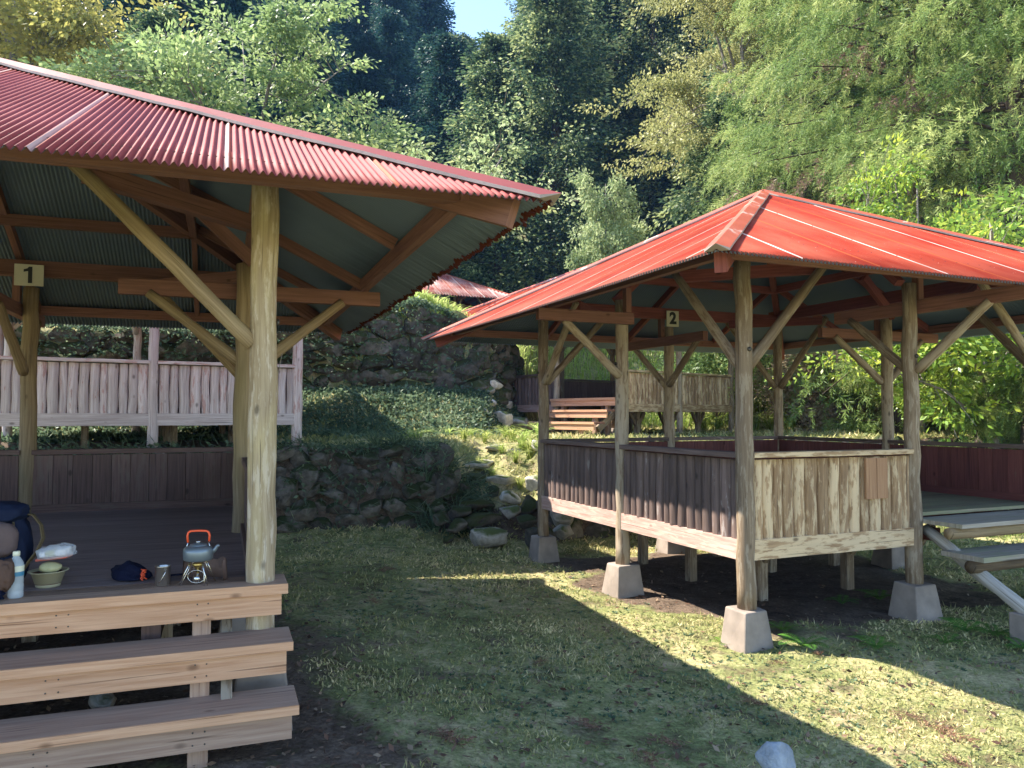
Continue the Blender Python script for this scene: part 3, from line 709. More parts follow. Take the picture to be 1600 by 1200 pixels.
wall_stones(W1, -9.5, -.85, zf1, 5, .52, .16, lambda t: .02+.26*t, 3, 'stone_wall', M['stone_low'], 'low dark mossy retaining wall under the terrace, behind the shaded lawn')
wall_stones(W1, .45, 9, zf1, 5, .5, .22, lambda t: .02+.26*t, 5, 'stone_wall', M['stone_low'], 'low retaining wall in the shadow behind the red-roofed pavilion')
def zf2(x, y): return gz(x, y-.35)-.1, gz(x, y+.6)+.02
wall_stones(W2, -13, -.45, zf2, 6, .85, .22, lambda t: .05+.22*t, 9, 'stone_wall', M['stone'], 'tall mossy dry stone wall between the pavilions at the back')
# the wall's end, facing right
mb = MB(); random.seed(21)
for i in range(60):
    t = random.random(); y = 16.1+t*3.2; x = -.42+.12*t+.4*t+random.uniform(-.1, .12); z = gz(x, y)+random.uniform(-.45, .18)
    mb.rock((x, y, z), (random.uniform(.15, .3),)*3, 2, 10)
tag(mb.build('stone_wall', M['stone']), 'tumbledown right-hand end of the tall stone wall', 'stone wall', kind='thing')
BG = 'rocks of the rough stair up to the terrace'
def boulder(px, py, d, w_, h_, dep, label, m='stone_lit', rz=0, cat='rock', sink=.25, group=None):
    p = at(px, py, d); z = max(p.z, gz(p.x, p.y)+h_*(.12 if group == BG else -.3)); mb = MB(); mb.rock((0, 0, 0), (w_/2, dep/2, h_/2), 3, 12, rz=rz, tilt=.15, bump=.10)
    o = mb.build('rock', M[m]); o.location = (p.x, p.y, z); tag(o, label, cat, group); return o
random.seed(31)
BG = 'rocks of the rough stair up to the terrace'
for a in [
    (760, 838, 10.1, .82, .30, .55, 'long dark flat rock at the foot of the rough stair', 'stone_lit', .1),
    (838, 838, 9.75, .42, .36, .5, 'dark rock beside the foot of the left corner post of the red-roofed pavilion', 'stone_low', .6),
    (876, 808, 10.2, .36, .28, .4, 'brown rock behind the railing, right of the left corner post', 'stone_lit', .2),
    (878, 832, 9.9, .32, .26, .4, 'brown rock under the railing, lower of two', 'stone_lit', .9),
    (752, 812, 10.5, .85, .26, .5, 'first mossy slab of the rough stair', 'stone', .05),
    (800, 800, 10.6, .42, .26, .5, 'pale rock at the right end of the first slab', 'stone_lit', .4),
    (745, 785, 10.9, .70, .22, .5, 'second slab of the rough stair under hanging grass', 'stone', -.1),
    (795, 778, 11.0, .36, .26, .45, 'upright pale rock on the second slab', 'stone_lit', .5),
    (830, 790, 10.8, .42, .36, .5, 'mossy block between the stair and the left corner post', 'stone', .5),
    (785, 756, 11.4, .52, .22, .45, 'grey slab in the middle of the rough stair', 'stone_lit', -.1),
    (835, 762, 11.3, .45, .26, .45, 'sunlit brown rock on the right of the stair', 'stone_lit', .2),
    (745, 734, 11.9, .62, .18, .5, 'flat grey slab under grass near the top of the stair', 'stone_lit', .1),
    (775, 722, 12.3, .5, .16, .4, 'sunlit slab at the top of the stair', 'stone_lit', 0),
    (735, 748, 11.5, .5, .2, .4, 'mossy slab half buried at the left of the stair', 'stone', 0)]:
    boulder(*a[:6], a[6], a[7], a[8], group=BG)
for px, py, d, s_ in [(715, 800, 10.55, .34), (712, 822, 10.3, .30), (822, 815, 10.25, .24), (700, 770, 10.9, .3), (818, 742, 11.8, .3), (765, 742, 11.7, .24), (842, 745, 11.9, .26), (722, 760, 11.1, .26), (805, 726, 12.2, .24), (835, 728, 12.4, .22), (690, 812, 10.35, .26), (770, 768, 11.15, .22), (856, 790, 10.5, .3), (700, 842, 10.15, .22)]:
    boulder(px, py, d, s_*1.25, s_*.85, s_, 'small rough stone packed between the slabs of the rough stair', random.choice(['stone_lit', 'stone', 'stone_low']), random.random()*3, group='small stones packed into the rough stair')
BG2 = 'loose rocks at the end of the tall wall'
for i, (px, py, d, s, lb) in enumerate([(757, 628, 15.6, .55, 'pale rock below the end of the tall wall'), (775, 600, 16.2, .40, 'yellow mossy rock at the end of the tall wall'), (768, 578, 16.8, .38, 'small lit rock high on the end of the tall wall'),
        (785, 655, 15.4, .62, 'ochre rock under the railing of the pavilion with timber steps'), (812, 662, 15.9, .7, 'orange rock beside the timber steps'), (748, 655, 15.0, .5, 'grey rock at the foot of the green bank'), (765, 672, 14.8, .5, 'low rock on the terrace by the back pavilion post'),
        (790, 632, 16.4, .45, 'rock directly behind the pavilion corner post'), (762, 610, 15.9, .35, 'grey rock wedged between two paler ones'), (838, 668, 16.2, .6, 'tan rock left of the timber steps')]):
    boulder(px, py, d, s, s*.62, s*.8, lb, 'stone_lit', i*.7, group=BG2)
boulder(1212, 1186, 3.5, .22, .20, .17, 'blue-grey stone in the grass at the bottom edge of the photo', 'stone_blue', .3)
boulder(165, 1092, 3.9, .16, .12, .14, 'tan stone seen under the middle tread of the near steps', 'stone_lit', .3)
random.seed(33)
for i, (px, py, d, s) in enumerate([(445, 727, 10.95, .2), (470, 735, 10.8, .24), (520, 722, 11.0, .2), (495, 742, 10.75, .18), (455, 748, 10.7, .16), (508, 705, 11.3, .16)]):
    boulder(px, py, d, s*1.2, s*.8, s, 'small grey stone lying on the bare soil lip of the low wall', 'stone_lit', i, group='small stones on the lip of the low wall')
# ------------------------------------------------------------------ foliage
M['cedar'] = leafmat('cedar foliage', (.018, .045, .028), (.075, .130, .050), (.50, .55, .22), .38, .25)  # clump tones put sunlit tips and shaded hollows into the leaf colour
M['cedar_dark'] = leafmat('shade-tinted cedar foliage', (.008, .034, .032), (.018, .062, .048), (.085, .160, .085), .22, .25)  # cedar leaves darkened and blued to carry the left slope's shade
M['cedar_near'] = leafmat('near cedar sprays', (.05, .10, .03), (.17, .25, .065), (.46, .50, .17), .42, .15)
M['cedar_brown'] = leafmat('dead cedar sprays', (.13, .07, .045), (.20, .12, .085), (.26, .17, .12), .15, .1)
M['cherry'] = leafmat('cherry leaves', (.12, .18, .055), (.22, .30, .10), (.38, .43, .17), .45, .1, .3, .5)
M['yellow'] = leafmat('yellowing leaves', (.17, .18, .04), (.33, .31, .07), (.50, .43, .11), .45, .1, .3, .5)
M['olive'] = leafmat('olive leaves', (.17, .19, .06), (.32, .32, .11), (.46, .44, .17), .42, .1, .25)
M['glossy'] = leafmat('glossy leaves', (.10, .19, .03), (.23, .34, .045), (.50, .50, .06), .42, .12, .4, .4)
M['shrub'] = leafmat('shrub leaves', (.06, .125, .04), (.12, .21, .07), (.25, .34, .12), .38, .2, .3)
M['bramble'] = leafmat('dry bramble', (.20, .13, .09), (.36, .27, .19), (.34, .36, .15), .3, .15)
M['pale'] = leafmat('pale tree leaves', (.16, .22, .085), (.30, .37, .16), (.46, .50, .26), .42, .1, .3, .5)
M['grass'] = leafmat('lawn blades', (.15, .19, .07), (.36, .34, .13), (.92, .74, .42), .35, 0, .2)
M['tallgrass'] = leafmat('tall grass', (.18, .26, .045), (.33, .42, .085), (.52, .54, .19), .5, .1, .25)
M['cover'] = leafmat('ground cover', (.055, .095, .050), (.105, .165, .090), (.22, .28, .15), .35, 0, .25)
M['litter'] = leafmat('leaf litter', (.05, .03, .022), (.14, .075, .045), (.30, .22, .14), .1, 0, .2)
M['fern'] = leafmat('fern', (.05, .13, .02), (.10, .22, .03), (.20, .33, .06), .4, .15)
def clumpleaves(cc, cr, n, L, W, dirs, rnd, droop=0.0, spread=1.0):
    """cc (K,3) clump centres, cr (K,3) radii, n leaves each, dirs (K,3) preferred dir"""
    K = len(cc); P = unit(RNG.normal(size=(K, n, 3)))*(RNG.random((K, n, 1))**.45)
    C = cc[:, None]+P*cr[:, None]; D = unit(P*.8*spread+dirs[:, None]*.9+RNG.normal(size=(K, n, 3))*.35+np.array([0, 0, -droop]))
    r = np.clip(rnd[:, None]*.62+RNG.random((K, n))*.45-.03, 0, 1)
    s = RNG.uniform(.65, 1.3, (K*n))
    return leaves(C.reshape(-1, 3), D.reshape(-1, 3), L*s, W*s), r.reshape(-1)
def conifer(name, Ht, R, nb, m, trunkm, L=.30, W=.15, npc=22, low=.06, top=1.0, lump=1.0):
    t = RNG.random(nb)**.85*(.985-low)+low; az = RNG.random(nb)*6.283
    prof = (1-t)**.75*(1-.25*np.exp(-((t-low)/.1)**2)); lob = 1+.28*np.sin(az*3+t*9)+.22*np.sin(az*4-t*31)
    ln = (R*1.12*prof*lob*RNG.uniform(.5, 1.18, nb)+.25)
    cs = []; crs = []; ds = []; rs = []
    for f, sc in ((.45, .8), (.75, .95), (1.0, 1.0)):
        c = np.stack([np.cos(az)*ln*f, np.sin(az)*ln*f, t*Ht-.16*ln*f+.12*ln*f*f], -1)
        c += RNG.normal(size=c.shape)*.12*sc
        r = (.30+.32*(1-t))*sc*lump*RNG.uniform(.7, 1.3, nb)
        cs.append(c); crs.append(np.stack([r, r, r*.95], -1)); ds.append(np.stack([np.cos(az), np.sin(az), -.35+0*az], -1)); rs.append(RNG.random(nb))
    V, r = clumpleaves(np.concatenate(cs), np.concatenate(crs), npc, L, W, np.concatenate(ds), np.concatenate(rs), .3)
    crown = quadmesh(name+'_crown', V, r, m)
    mb = MB(); mb.tube([(0, 0, -1.0), (0, 0, Ht*.3), (.1, 0, Ht*.7), (0, 0, Ht*.97)], [Ht*.018, Ht*.014, Ht*.007, .02], 7)
    for k in range(14):
        a = random.random()*6.28; z = Ht*random.uniform(.1, .6); l = R*.6; mb.tube([(0, 0, z), (math.cos(a)*l, math.sin(a)*l, z+.1*l)], [.06, .02], 5, cap=False)
    me_ = mb.build('trunk', trunkm); tm = me_.data; bpy.data.objects.remove(me_)
    return crown, tm
def tree(kind, meshes, loc, rz, sc, label, cat, group=None):
    r = empty(kind, loc, rz, label, cat, group); r.scale = sc if hasattr(sc, '__len__') else (sc,)*3
    for nm, me_ in zip(('crown', 'trunk'), meshes):
        if me_ is None: continue
        o = link(bpy.data.objects.new(nm, me_)); o.parent = r
    return r
def broadleaf(name, Ht, R, m, tm, nl=9, L=.13, W=.075, nleaf=26000, flat=.35, base=.25, lean=(0, 0), clump=.5, thick=.16):
    mb = MB(); tips = []; cz = Ht*(base+(1-base)/2); hz = Ht*(1-base)/2
    fork = Vector((lean[0]*.25, lean[1]*.25, Ht*base)); top = Vector((lean[0], lean[1], Ht*.9))
    mb.tube([(0, 0, -.6), fork*.5, fork, fork.lerp(top, .5), top], [thick, thick*.85, thick*.7, thick*.4, .02], 9, rough=.15)
    for i in range(nl):
        a = 6.283*i/nl+random.uniform(-.4, .4); zt = random.uniform(-.75, .85)
        rr = R*math.sqrt(max(.1, 1-zt*zt))*random.uniform(.8, 1.05)
        s0 = fork.lerp(top, random.uniform(0, .55)); e = Vector((lean[0]*.6+math.cos(a)*rr, lean[1]*.6+math.sin(a)*rr, cz+zt*hz))
        m1 = s0.lerp(e, .45)+Vector((0, 0, .12*rr)); mb.tube([s0, m1, e], [thick*.42, thick*.26, .012], 6, cap=False, rough=.1)
        for j in range(9):
            q = m1.lerp(e, random.uniform(.0, 1)); e2 = q+Vector((random.gauss(0, 1), random.gauss(0, 1), random.gauss(.1, .55)))*(R*.30)
            mb.tube([q, q.lerp(e2, .5)+Vector((0, 0, .08)), e2], [thick*.13, thick*.07, .006], 4, cap=False); tips.append((q, e2))
            for k in range(3):
                q2 = q.lerp(e2, random.uniform(.3, 1)); e3 = q2+Vector((random.gauss(0, 1), random.gauss(0, 1), random.gauss(0, .4)))*(R*.16); tips.append((q2, e3))
    K = len(tips)*3; cs = []; ds = []
    for q, e in tips:
        for f in (.35, .7, 1.0): cs.append(q.lerp(e, f)); ds.append((e-q).normalized()[:])
    cs = np.array([c[:] for c in cs]); ds = np.array(ds); n = max(4, nleaf//K); cr = RNG.uniform(.6, 1.3, (K, 1))*clump*np.array([[1, 1, flat]])
    V, r = clumpleaves(cs, cr, n, L, W, ds, np.repeat(RNG.random(len(tips)), 3), .25)
    crown = quadmesh(name+'_crown', V, r, m); to = mb.build('trunk', tm); t_ = to.data; bpy.data.objects.remove(to)
    return crown, t_
def fronds(name, Ht, R, m, nfr, low=.05, az0=0, az1=6.283, L=.55, mbrown=None, needle=(.085, .011)):
    """cedar with drooping feathery sprays"""
    nbr = max(14, nfr//48); bt = np.sort(RNG.random(nbr))*(1-low)+low; baz = az0+RNG.random(nbr)*(az1-az0); bl = R*(1-bt)**.6*RNG.uniform(.62, 1.12, nbr)+.15
    bi = RNG.integers(0, nbr, nfr); br = bi*1.0; u = RNG.random(nfr)**.6*.85+.15; ln = bl[bi]*u; wid = .10+.42*np.sin(np.pi*np.clip(u, 0, 1)**1.3)*(.4+.6*bl[bi]/R)
    az = baz[bi]+RNG.normal(size=nfr)*.10
    base = np.stack([np.cos(az)*ln, np.sin(az)*ln, bt[bi]*Ht+.10*ln-.055*ln*ln], -1)+RNG.normal(size=(nfr, 3))*np.stack([wid, wid, wid*.30], -1)
    D = unit(np.stack([np.cos(az), np.sin(az), -.25+0*az], -1)+RNG.normal(size=(nfr, 3))*.55)
    seg = 8; per = 4; Ls = L*RNG.uniform(.5, 1.25, nfr); quads = []; rn = []
    fr = np.clip(.5+.5*np.sin(br*3.7), 0, 1)*.55+RNG.random(nfr)*.35
    pos = base.copy(); d = D.copy()
    for s in range(seg):
        step = (Ls/seg)[:, None]; d = unit(d+np.array([0, 0, -.22])); 
        for q in range(per):
            side = unit(np.cross(d, RNG.normal(size=(nfr, 3)))); dd = unit(side*.75+d*.8+np.array([0, 0, .12]))
            C = pos+d*step*(q/per); f = 1.15-.75*s/seg
            quads.append(leaves(C, dd, needle[0]*f*RNG.uniform(.8, 1.5, nfr)*1.2, needle[1]*RNG.uniform(.8, 1.4, nfr))); rn.append(np.clip(fr+RNG.random(nfr)*.25, 0, 1))
        pos = pos+d*step
    crown = quadmesh(name+'_crown', np.concatenate(quads), np.concatenate(rn), m)
    mb = MB(); mb.tube([(0, 0, -1), (0, 0, Ht*.4), (0, 0, Ht*.95)], [.26, .2, .03], 10, rough=.1)
    for k in range(nbr):
        a = baz[k]; z = Ht*bt[k]; l = bl[k]*.9
        mb.tube([(0, 0, z), (math.cos(a)*l*.5, math.sin(a)*l*.5, z+.05*l-.014*l*l), (math.cos(a)*l, math.sin(a)*l, z+.10*l-.055*l*l)], [.05, .03, .008], 5, cap=False)
    to = mb.build('trunk', M['bark']); tmesh = to.data; bpy.data.objects.remove(to)
    return crown, tmesh
# --- far cedar forest on the mountain
random.seed(50)
cons = [conifer('cedar%d' % i, 20, (3.3, 2.7, 3.8)[i], 560, M['cedar'], M['bark'], L=.21, W=.10, npc=34, lump=1.15) for i in range(3)]
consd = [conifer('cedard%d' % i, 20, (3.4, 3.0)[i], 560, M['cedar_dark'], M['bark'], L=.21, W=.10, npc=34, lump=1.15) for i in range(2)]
def in_gap(x, y): return -.085 < x/y < -.010
nF = 0
for row, Y in enumerate((43, 48, 53.5, 60, 67, 75, 84, 94)):
    x = -.86*Y+random.uniform(0, 3)
    while x < .52*Y:
        xx = x+random.uniform(-.9, .9); yy = Y+random.uniform(-1.8, 1.8); x += random.uniform(4.0, 5.4)*(1+.10*row)
        z = gz(xx, yy); sc = random.uniform(.82, 1.2)*(1+.03*row)
        px = 800+FPX*xx/yy
        if xx > .30*Y and row > 3: continue
        if row < 2 and 500 < px < 700: sc *= .75
        if 694 < px < 822:                                          # keep the valley notch open to the sky
            ztop = CZ+(648-45)/FPX*yy
            sc = min(sc, (ztop-z)/20)
            if sc < .25: continue
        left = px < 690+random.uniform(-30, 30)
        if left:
            tree('cedar_tree', consd[random.randrange(2)], (xx, yy, z), random.random()*6.28, (sc*random.uniform(1.1, 1.4),)*2+(sc,), 'cedar with forest shade put into its dark blue-green leaf colour, on the left slope', 'tree', 'dark cedars on the left slope')
        else:
            tree('cedar_tree', cons[random.randrange(3)], (xx, yy, z), random.random()*6.28, (sc*random.uniform(1.15, 1.45),)*2+(sc,), 'tall green cedar among the sunlit forest in the middle of the slope', 'tree', 'sunlit cedars on the middle slope')
        nF += 1
print('forest', nF)
# --- trees that stand out
def place(kind, meshes, px, d, sc, rz, label, cat='tree', group=None):
    x = (px-800)/FPX*d; return tree(kind, meshes, (x, d, gz(x, d)-.05), rz, sc, label, cat, group)
random.seed(61)
ch = broadleaf('cherry', 12.5, 5.0, M['cherry'], M['bark_pale'], 14, .19, .10, 42000, .30, .30, (-.6, 0), .62, .2)
place('cherry_tree', ch, 400, 30, (1.12, 1.05, 1.10), .4, 'spreading pale green cherry tree above the pink roof of the nearest pavilion')
ch2 = broadleaf('cherry2', 7.5, 3.6, M['cherry'], M['bark_pale'], 10, .15, .08, 24000, .28, .40, (1.0, 0), .5, .13)
place('cherry_tree', ch2, 545, 28, (1.28, 1.1, 1.02), 0, 'lower cherry tree reaching right over the ridge of the nearest pavilion')
ye = broadleaf('yellow', 14.5, 5.8, M['yellow'], M['bark_pale'], 15, .20, .11, 42000, .5, .25, (0, 0), .75, .22)
place('broadleaf_tree', ye, 5, 32, 1.2, 1.0, 'yellowing tree at the top left corner behind the pink roof')
co2 = conifer('cedar_mid', 15, 2.6, 420, M['cedar'], M['bark'], L=.22, W=.1, npc=30)
place('cedar_tree', co2, 235, 33, .98, 0, 'grey-green cedar between the yellowing tree and the cherry tree')
pt = broadleaf('pale', 5.8, 1.7, M['pale'], M['bark_pale'], 12, .15, .08, 20000, .8, .2, (0, 0), .38, .09)
place('broadleaf_tree', pt, 948, 27, (.66, .66, 1.1), 0, 'small pale bushy tree rising behind the roof of the red pavilion')
ds = conifer('sap', 7.5, 2.1, 260, M['cedar'], M['bark'], L=.16, W=.07, npc=34, lump=.8)
place('cedar_tree', ds, 1140, 25, 1.02, 0, 'dark green young cedar left of the roof peak of the red pavilion')
ol = broadleaf('olive', 13.0, 4.6, M['olive'], M['bark_pale'], 16, .13, .07, 60000, .26, .2, (-1.0, 0), .62, .2)
place('broadleaf_tree', ol, 1180, 27, (.82, .82, 1.02), .7, 'olive tree with layered sprays leaning towards the dark valley')
nc = fronds('near_cedar', 19, 5.6, M['cedar_near'], 12500, .04, 2.4, 6.9, L=.70, needle=(.105, .016))
t1 = place('cedar_tree', nc, 1440, 18.5, 1.0, -.2, 'big feathery cedar filling the upper right behind the red roof')
nbm = fronds('brown', 19, 5.1, M['cedar_brown'], 900, .1, 3.0, 6.0, L=.5, needle=(.11, .017))[0]
o = link(bpy.data.objects.new('dead_sprays', nbm)); o.parent = t1
nc2 = fronds('near_cedar2', 15, 3.9, M['cedar_near'], 9000, .02, 2.0, 6.6, L=.6, needle=(.10, .015))
place('cedar_tree', nc2, 1600, 15.5, 1.0, 0, 'light green feathery cedar cut by the right edge of the photo')
place('cedar_tree', nc2, 1265, 23, (1.1, 1.1, .85), 1.2, 'yellow-green feathery cedar behind the peak of the red roof')
place('cedar_tree', cons[0], 1330, 31, (1.0, 1.0, 1.0), 2, 'cedar standing deep in shade behind the feathery cedars')
place('cedar_tree', cons[2], 1560, 27, (1.0, 1.0, 1.0), 3, 'cedar hidden high behind the right-hand cedar')
place('cedar_tree', cons[1], 1190, 36, (1.1, 1.1, 1.05), 3, 'bright green cedar above the olive tree')
gl_ = broadleaf('glossy', 5.6, 2.5, M['glossy'], M['bark_pale'], 16, .125, .052, 17000, .5, .18, (0, 0), .27, .08)
place('broadleaf_tree', gl_, 1555, 12.6, (1.0, 1.0, 1.0), .5, 'bright yellow-green glossy-leaved tree over the right end of the red roof')
place('broadleaf_tree', gl_, 1440, 15.0, (.8, .8, .98), 2.5, 'glossy-leaved tree just behind the ridge of the red roof', 'tree')
# --- shrubs behind the pavilion on the right
random.seed(71)
shr = [broadleaf('shrub%d' % i, 2.4, 1.25, M[('shrub', 'bramble', 'glossy')[i]], M['bark'], 10, (.085, .075, .09)[i], (.045, .045, .05)[i], 11000, .8, .02, (0, 0), .28, .03) for i in range(3)]
shc = fronds('shrub_cedar', 3.6, 1.6, M['cedar_near'], 1500, .02, 0, 6.283, L=.42, needle=(.10, .016))
SG = 'shrubs along the foot of the bank'
for kind, px, d, sc, lb in [
    (0, 1215, 20.5, 1.3, 'dark shrub between two back posts, left'), (1, 1290, 17.6, 1.0, 'pinkish dry bramble thicket seen between the back posts'), (0, 1345, 19, 1.5, 'green shrub above the bramble thicket'),
    (1, 1250, 19.0, .9, 'tangled bramble beside the back corner post'), (3, 1400, 16.0, .8, 'young cedar beside the back middle post'), (2, 1480, 14.8, .75, 'yellow-leaved shrub right of the sunny front post'),
    (3, 1530, 13.0, .68, 'feathery young cedar above the dark red inner railing'), (3, 1605, 12.2, .75, 'young cedar at the right edge above the inner railing'), (0, 1500, 15.8, 1.25, 'broad-leaved shrub under the right end of the roof'),
    (3, 1320, 20.0, 1.0, 'light green young cedar behind the bramble'), (0, 1585, 14.5, 1.2, 'dark shrub at the right edge under the eave'), (0, 1435, 18.0, 1.6, 'tall shrub between the front post and the back post'),
    (0, 1120, 21.5, 1.2, 'dark green shrub behind the beige railing of the back pavilion'), (0, 1170, 22.0, 1.5, 'bushy shrub at the right end of the back pavilion'), (3, 1235, 24, 1.5, 'pale young cedar up the bank')]:
    x = (px-800)/FPX*d
    tree('young_cedar' if kind == 3 else 'shrub', shc if kind == 3 else shr[kind], (x, d, gz(x, d)-.1), random.random()*6.28, sc, lb, 'shrub' if kind != 3 else 'tree', SG)
# left wall top and the green behind the nearest pavilion
for px, d, sc, lb in [(180, 17.4, 1.0, 'leafy shrub on the wall top behind the pink railing, left'), (330, 17.2, .9, 'leafy shrub on the wall top behind the corner post'), (520, 17.3, .55, 'low leafy shrub on top of the tall stone wall')]:
    x = (px-800)/FPX*d; tree('shrub', shr[0], (x, d, gz(x, d)-.1), random.random()*6, sc, lb, 'shrub', 'shrubs on top of the tall wall')
sp = broadleaf('sapling', 4.2, 1.9, M['pale'], M['bark_pale'], 5, .11, .06, 900, .5, .35, (2.0, -.3), .22, .022)
place('sapling', sp, 652, 18.2, 1.0, 0, 'thin sapling with sparse leaves beside the rusted eave', 'tree')
# --- grass, ground cover, litter
def polar(n, r0, r1, half=.78, off=0.0):
    r = np.exp(RNG.uniform(math.log(r0), math.log(r1), n)); a = RNG.uniform(-half, half, n)+off
    return r*np.sin(a), r*np.cos(a), r
def stuff(name, V, r, m, label, cat):
    return tag(link(bpy.data.objects.new(name, quadmesh(name, V, r, m))), label, cat, kind='stuff')
x, y, r = polar(380000, 2.9, 24)
w1_ = np.interp(x, W1[:, 0], W1[:, 1]); w2_ = np.interp(x, W2[:, 0], W2[:, 1])
dn = hash2(x, y, 1.9, .2)*.5+hash2(x, y, 4.7, 1.2)*.35+hash2(x, y, .8, 3)*.4
keep = (RNG.random(len(x)) < np.clip(.62+dn*.8, .05, 1)) & (DIRT(x, y)+RNG.random(len(x))*.35 < .55) & ~((y > w1_-.1) & (y < w1_+.4) & (x < -.8)) & ~((y > w2_-.2) & (y < w2_+.3))
x, y, r, dn = x[keep], y[keep], r[keep], dn[keep]; z = ground(x, y)
D = unit(np.stack([RNG.normal(size=len(x))*.8, RNG.normal(size=len(x))*.8, RNG.uniform(.15, 1.1, len(x))], -1))
L = (.010+.0030*r+.008*np.clip(r-9.5, 0, 4))*RNG.uniform(.6, 1.7, len(x)); Wd = L*RNG.uniform(.14, .42, len(x))
stuff('grass', leaves(np.stack([x, y, z-.003], -1), D, L, Wd), np.clip(.42+dn*.45+RNG.normal(size=len(x))*.2, 0, 1), M['grass'], 'short patchy grass and moss on the yard and terraces', 'grass')
x, y, r = polar(26000, 2.9, 10.5); dn = hash2(x, y, 2.9, 5.2)+.7*hash2(x, y, 7.3, .9); k = (dn > .55) & (DIRT(x, y) < .5) & (y < np.interp(x, W1[:, 0], W1[:, 1])-.1); x, y, r = x[k], y[k], r[k]; n = len(x)
D = unit(np.stack([RNG.normal(size=n)*.5, RNG.normal(size=n)*.5, np.ones(n)], -1))
stuff('grass', leaves(np.stack([x, y, ground(x, y)-.004], -1), D, (.028+.003*r)*RNG.uniform(.6, 1.7, n), .0035+.0004*r), np.clip(.45+RNG.normal(size=n)*.25, 0, 1), M['grass'], 'taller grass blades in loose tufts across the lawn', 'grass')
# broad weeds in the yard
x, y, r = polar(8000, 3.0, 12); w1_ = np.interp(x, W1[:, 0], W1[:, 1]); dn = hash2(x, y, 1.1, 2.2)+.6*hash2(x, y, 3.3, .2)
k = (dn > .25) & (DIRT(x, y) < .75) & (y < w1_+.05); x, y, r = x[k], y[k], r[k]; n = len(x); C = np.repeat(np.stack([x, y, ground(x, y)], -1), 6, 0); a_ = RNG.random(n*6)*6.283
D = unit(np.stack([np.cos(a_), np.sin(a_), RNG.uniform(.1, .9, n*6)], -1)); s = np.repeat(RNG.uniform(.6, 1.5, n), 6)
stuff('weeds', leaves(C, D, .022*s, .011*s), np.repeat(RNG.random(n), 6), M['cover'], 'small leafy weeds scattered through the lawn', 'weeds')
# litter of dead leaves and cedar needles
x, y, r = polar(26000, 3.0, 14); w1_ = np.interp(x, W1[:, 0], W1[:, 1]); k = (y < w1_) & (RNG.random(len(x)) < .45+.55*DIRT(x, y)); x, y, r = x[k], y[k], r[k]; n = len(x)
D = unit(np.stack([RNG.normal(size=n), RNG.normal(size=n), RNG.uniform(-.05, .35, n)], -1)); s = RNG.uniform(.5, 1.6, n)
stuff('leaf_litter', leaves(np.stack([x, y, ground(x, y)+.012], -1), D, .035*s, np.where(RNG.random(n) < .6, .004, .018)*s, nrm=np.array([[0, 0, 1.]])), RNG.random(n), M['litter'], 'fallen brown leaves and needles on the soil', 'leaf litter')
# ground cover on the bank below and on top of the tall wall
n = 52000; x = RNG.uniform(-10, .3, n); s2 = np.where(RNG.random(n) < .62, RNG.uniform(-2.7, .0, n), RNG.uniform(-.1, 1.4, n)); y = np.interp(x, W2[:, 0], W2[:, 1])+s2
k = (s2 < -.3) | (s2 > .12) | (RNG.random(n) < .4); x, y, s2 = x[k], y[k], s2[k]; n = len(x); z = ground(x, y)+RNG.uniform(0, .10, n)
top = s2 > .1
D = unit(np.stack([RNG.normal(size=n), RNG.normal(size=n)-.5, RNG.uniform(-.6, 1.2, n)], -1)); y = y-np.where((s2 > -.3) & (s2 < .55), .34, 0)
stuff('ground_cover', leaves(np.stack([x, y, z], -1), D, .085*RNG.uniform(.6, 1.5, n), .042*RNG.uniform(.6, 1.5, n)), np.clip(.45+.35*hash2(x, y, 3, 1)+RNG.normal(size=n)*.2, 0, 1), M['cover'], 'leafy ground cover on the bank and over the wall top', 'ground cover')
# creeping plants on the low wall
n = 24000; x = RNG.uniform(-9, -.3, n); s1 = RNG.uniform(-.1, .9, n); y = np.interp(x, W1[:, 0], W1[:, 1])+s1-.26; den = .5+.5*hash2(x, s1*3, 2.6, 1); k = (RNG.random(n) < den*(.4+.6*sstep(-3.2, -1.2, x))*np.where(s1 > .35, 1, .55)); x, y, s1 = x[k], y[k], s1[k]; n = len(x)
z = ground(x, y+.26)+RNG.uniform(-.02, .08, n)
D = unit(np.stack([RNG.normal(size=n)*.7, RNG.normal(size=n)*.5-.7, RNG.uniform(-1.0, .8, n)], -1)); Ls = np.where(RNG.random(n) < .35, .24, .07)*RNG.uniform(.6, 1.4, n)
stuff('creeping_plants', leaves(np.stack([x, y, z], -1), D, Ls, np.where(Ls > .13, .010, .04)), np.clip(RNG.normal(size=n)*.25+.4, 0, 1), M['cover'], 'creeping plants over the low dark wall', 'ground cover')
# tall grass
def blades(x, y, L, W, lean=.5):
    n = len(x); z = ground(x, y)-.02; a = RNG.random(n)*6.283; up = np.array([0, 0, 1.]); h = np.stack([np.cos(a), np.sin(a), 0*a], -1); ln = RNG.uniform(.1, lean, n)[:, None]
    P0 = np.stack([x, y, z], -1); L = (L*RNG.uniform(.5, 1.3, n))[:, None]; S = np.stack([-np.sin(a), np.cos(a), 0*a], -1)*(W*RNG.uniform(.7, 1.4, n))[:, None]*.5
    S = unit(S+RNG.normal(size=(n, 3))*.003)*np.linalg.norm(S, axis=1, keepdims=True)
    P1_ = P0+(up*.6+h*ln*.4)*L; P2_ = P1_+(up*.22+h*ln*1.0)*L*.6; P3_ = P2_+(up*-.12+h*ln*1.0)*L*.5
    q = [np.stack([P0-S, P0+S, P1_+S, P1_-S], 1), np.stack([P1_-S, P1_+S, P2_+S*.7, P2_-S*.7], 1), np.stack([P2_-S*.7, P2_+S*.7, P3_+S*.1, P3_-S*.1], 1)]
    return np.concatenate(q)
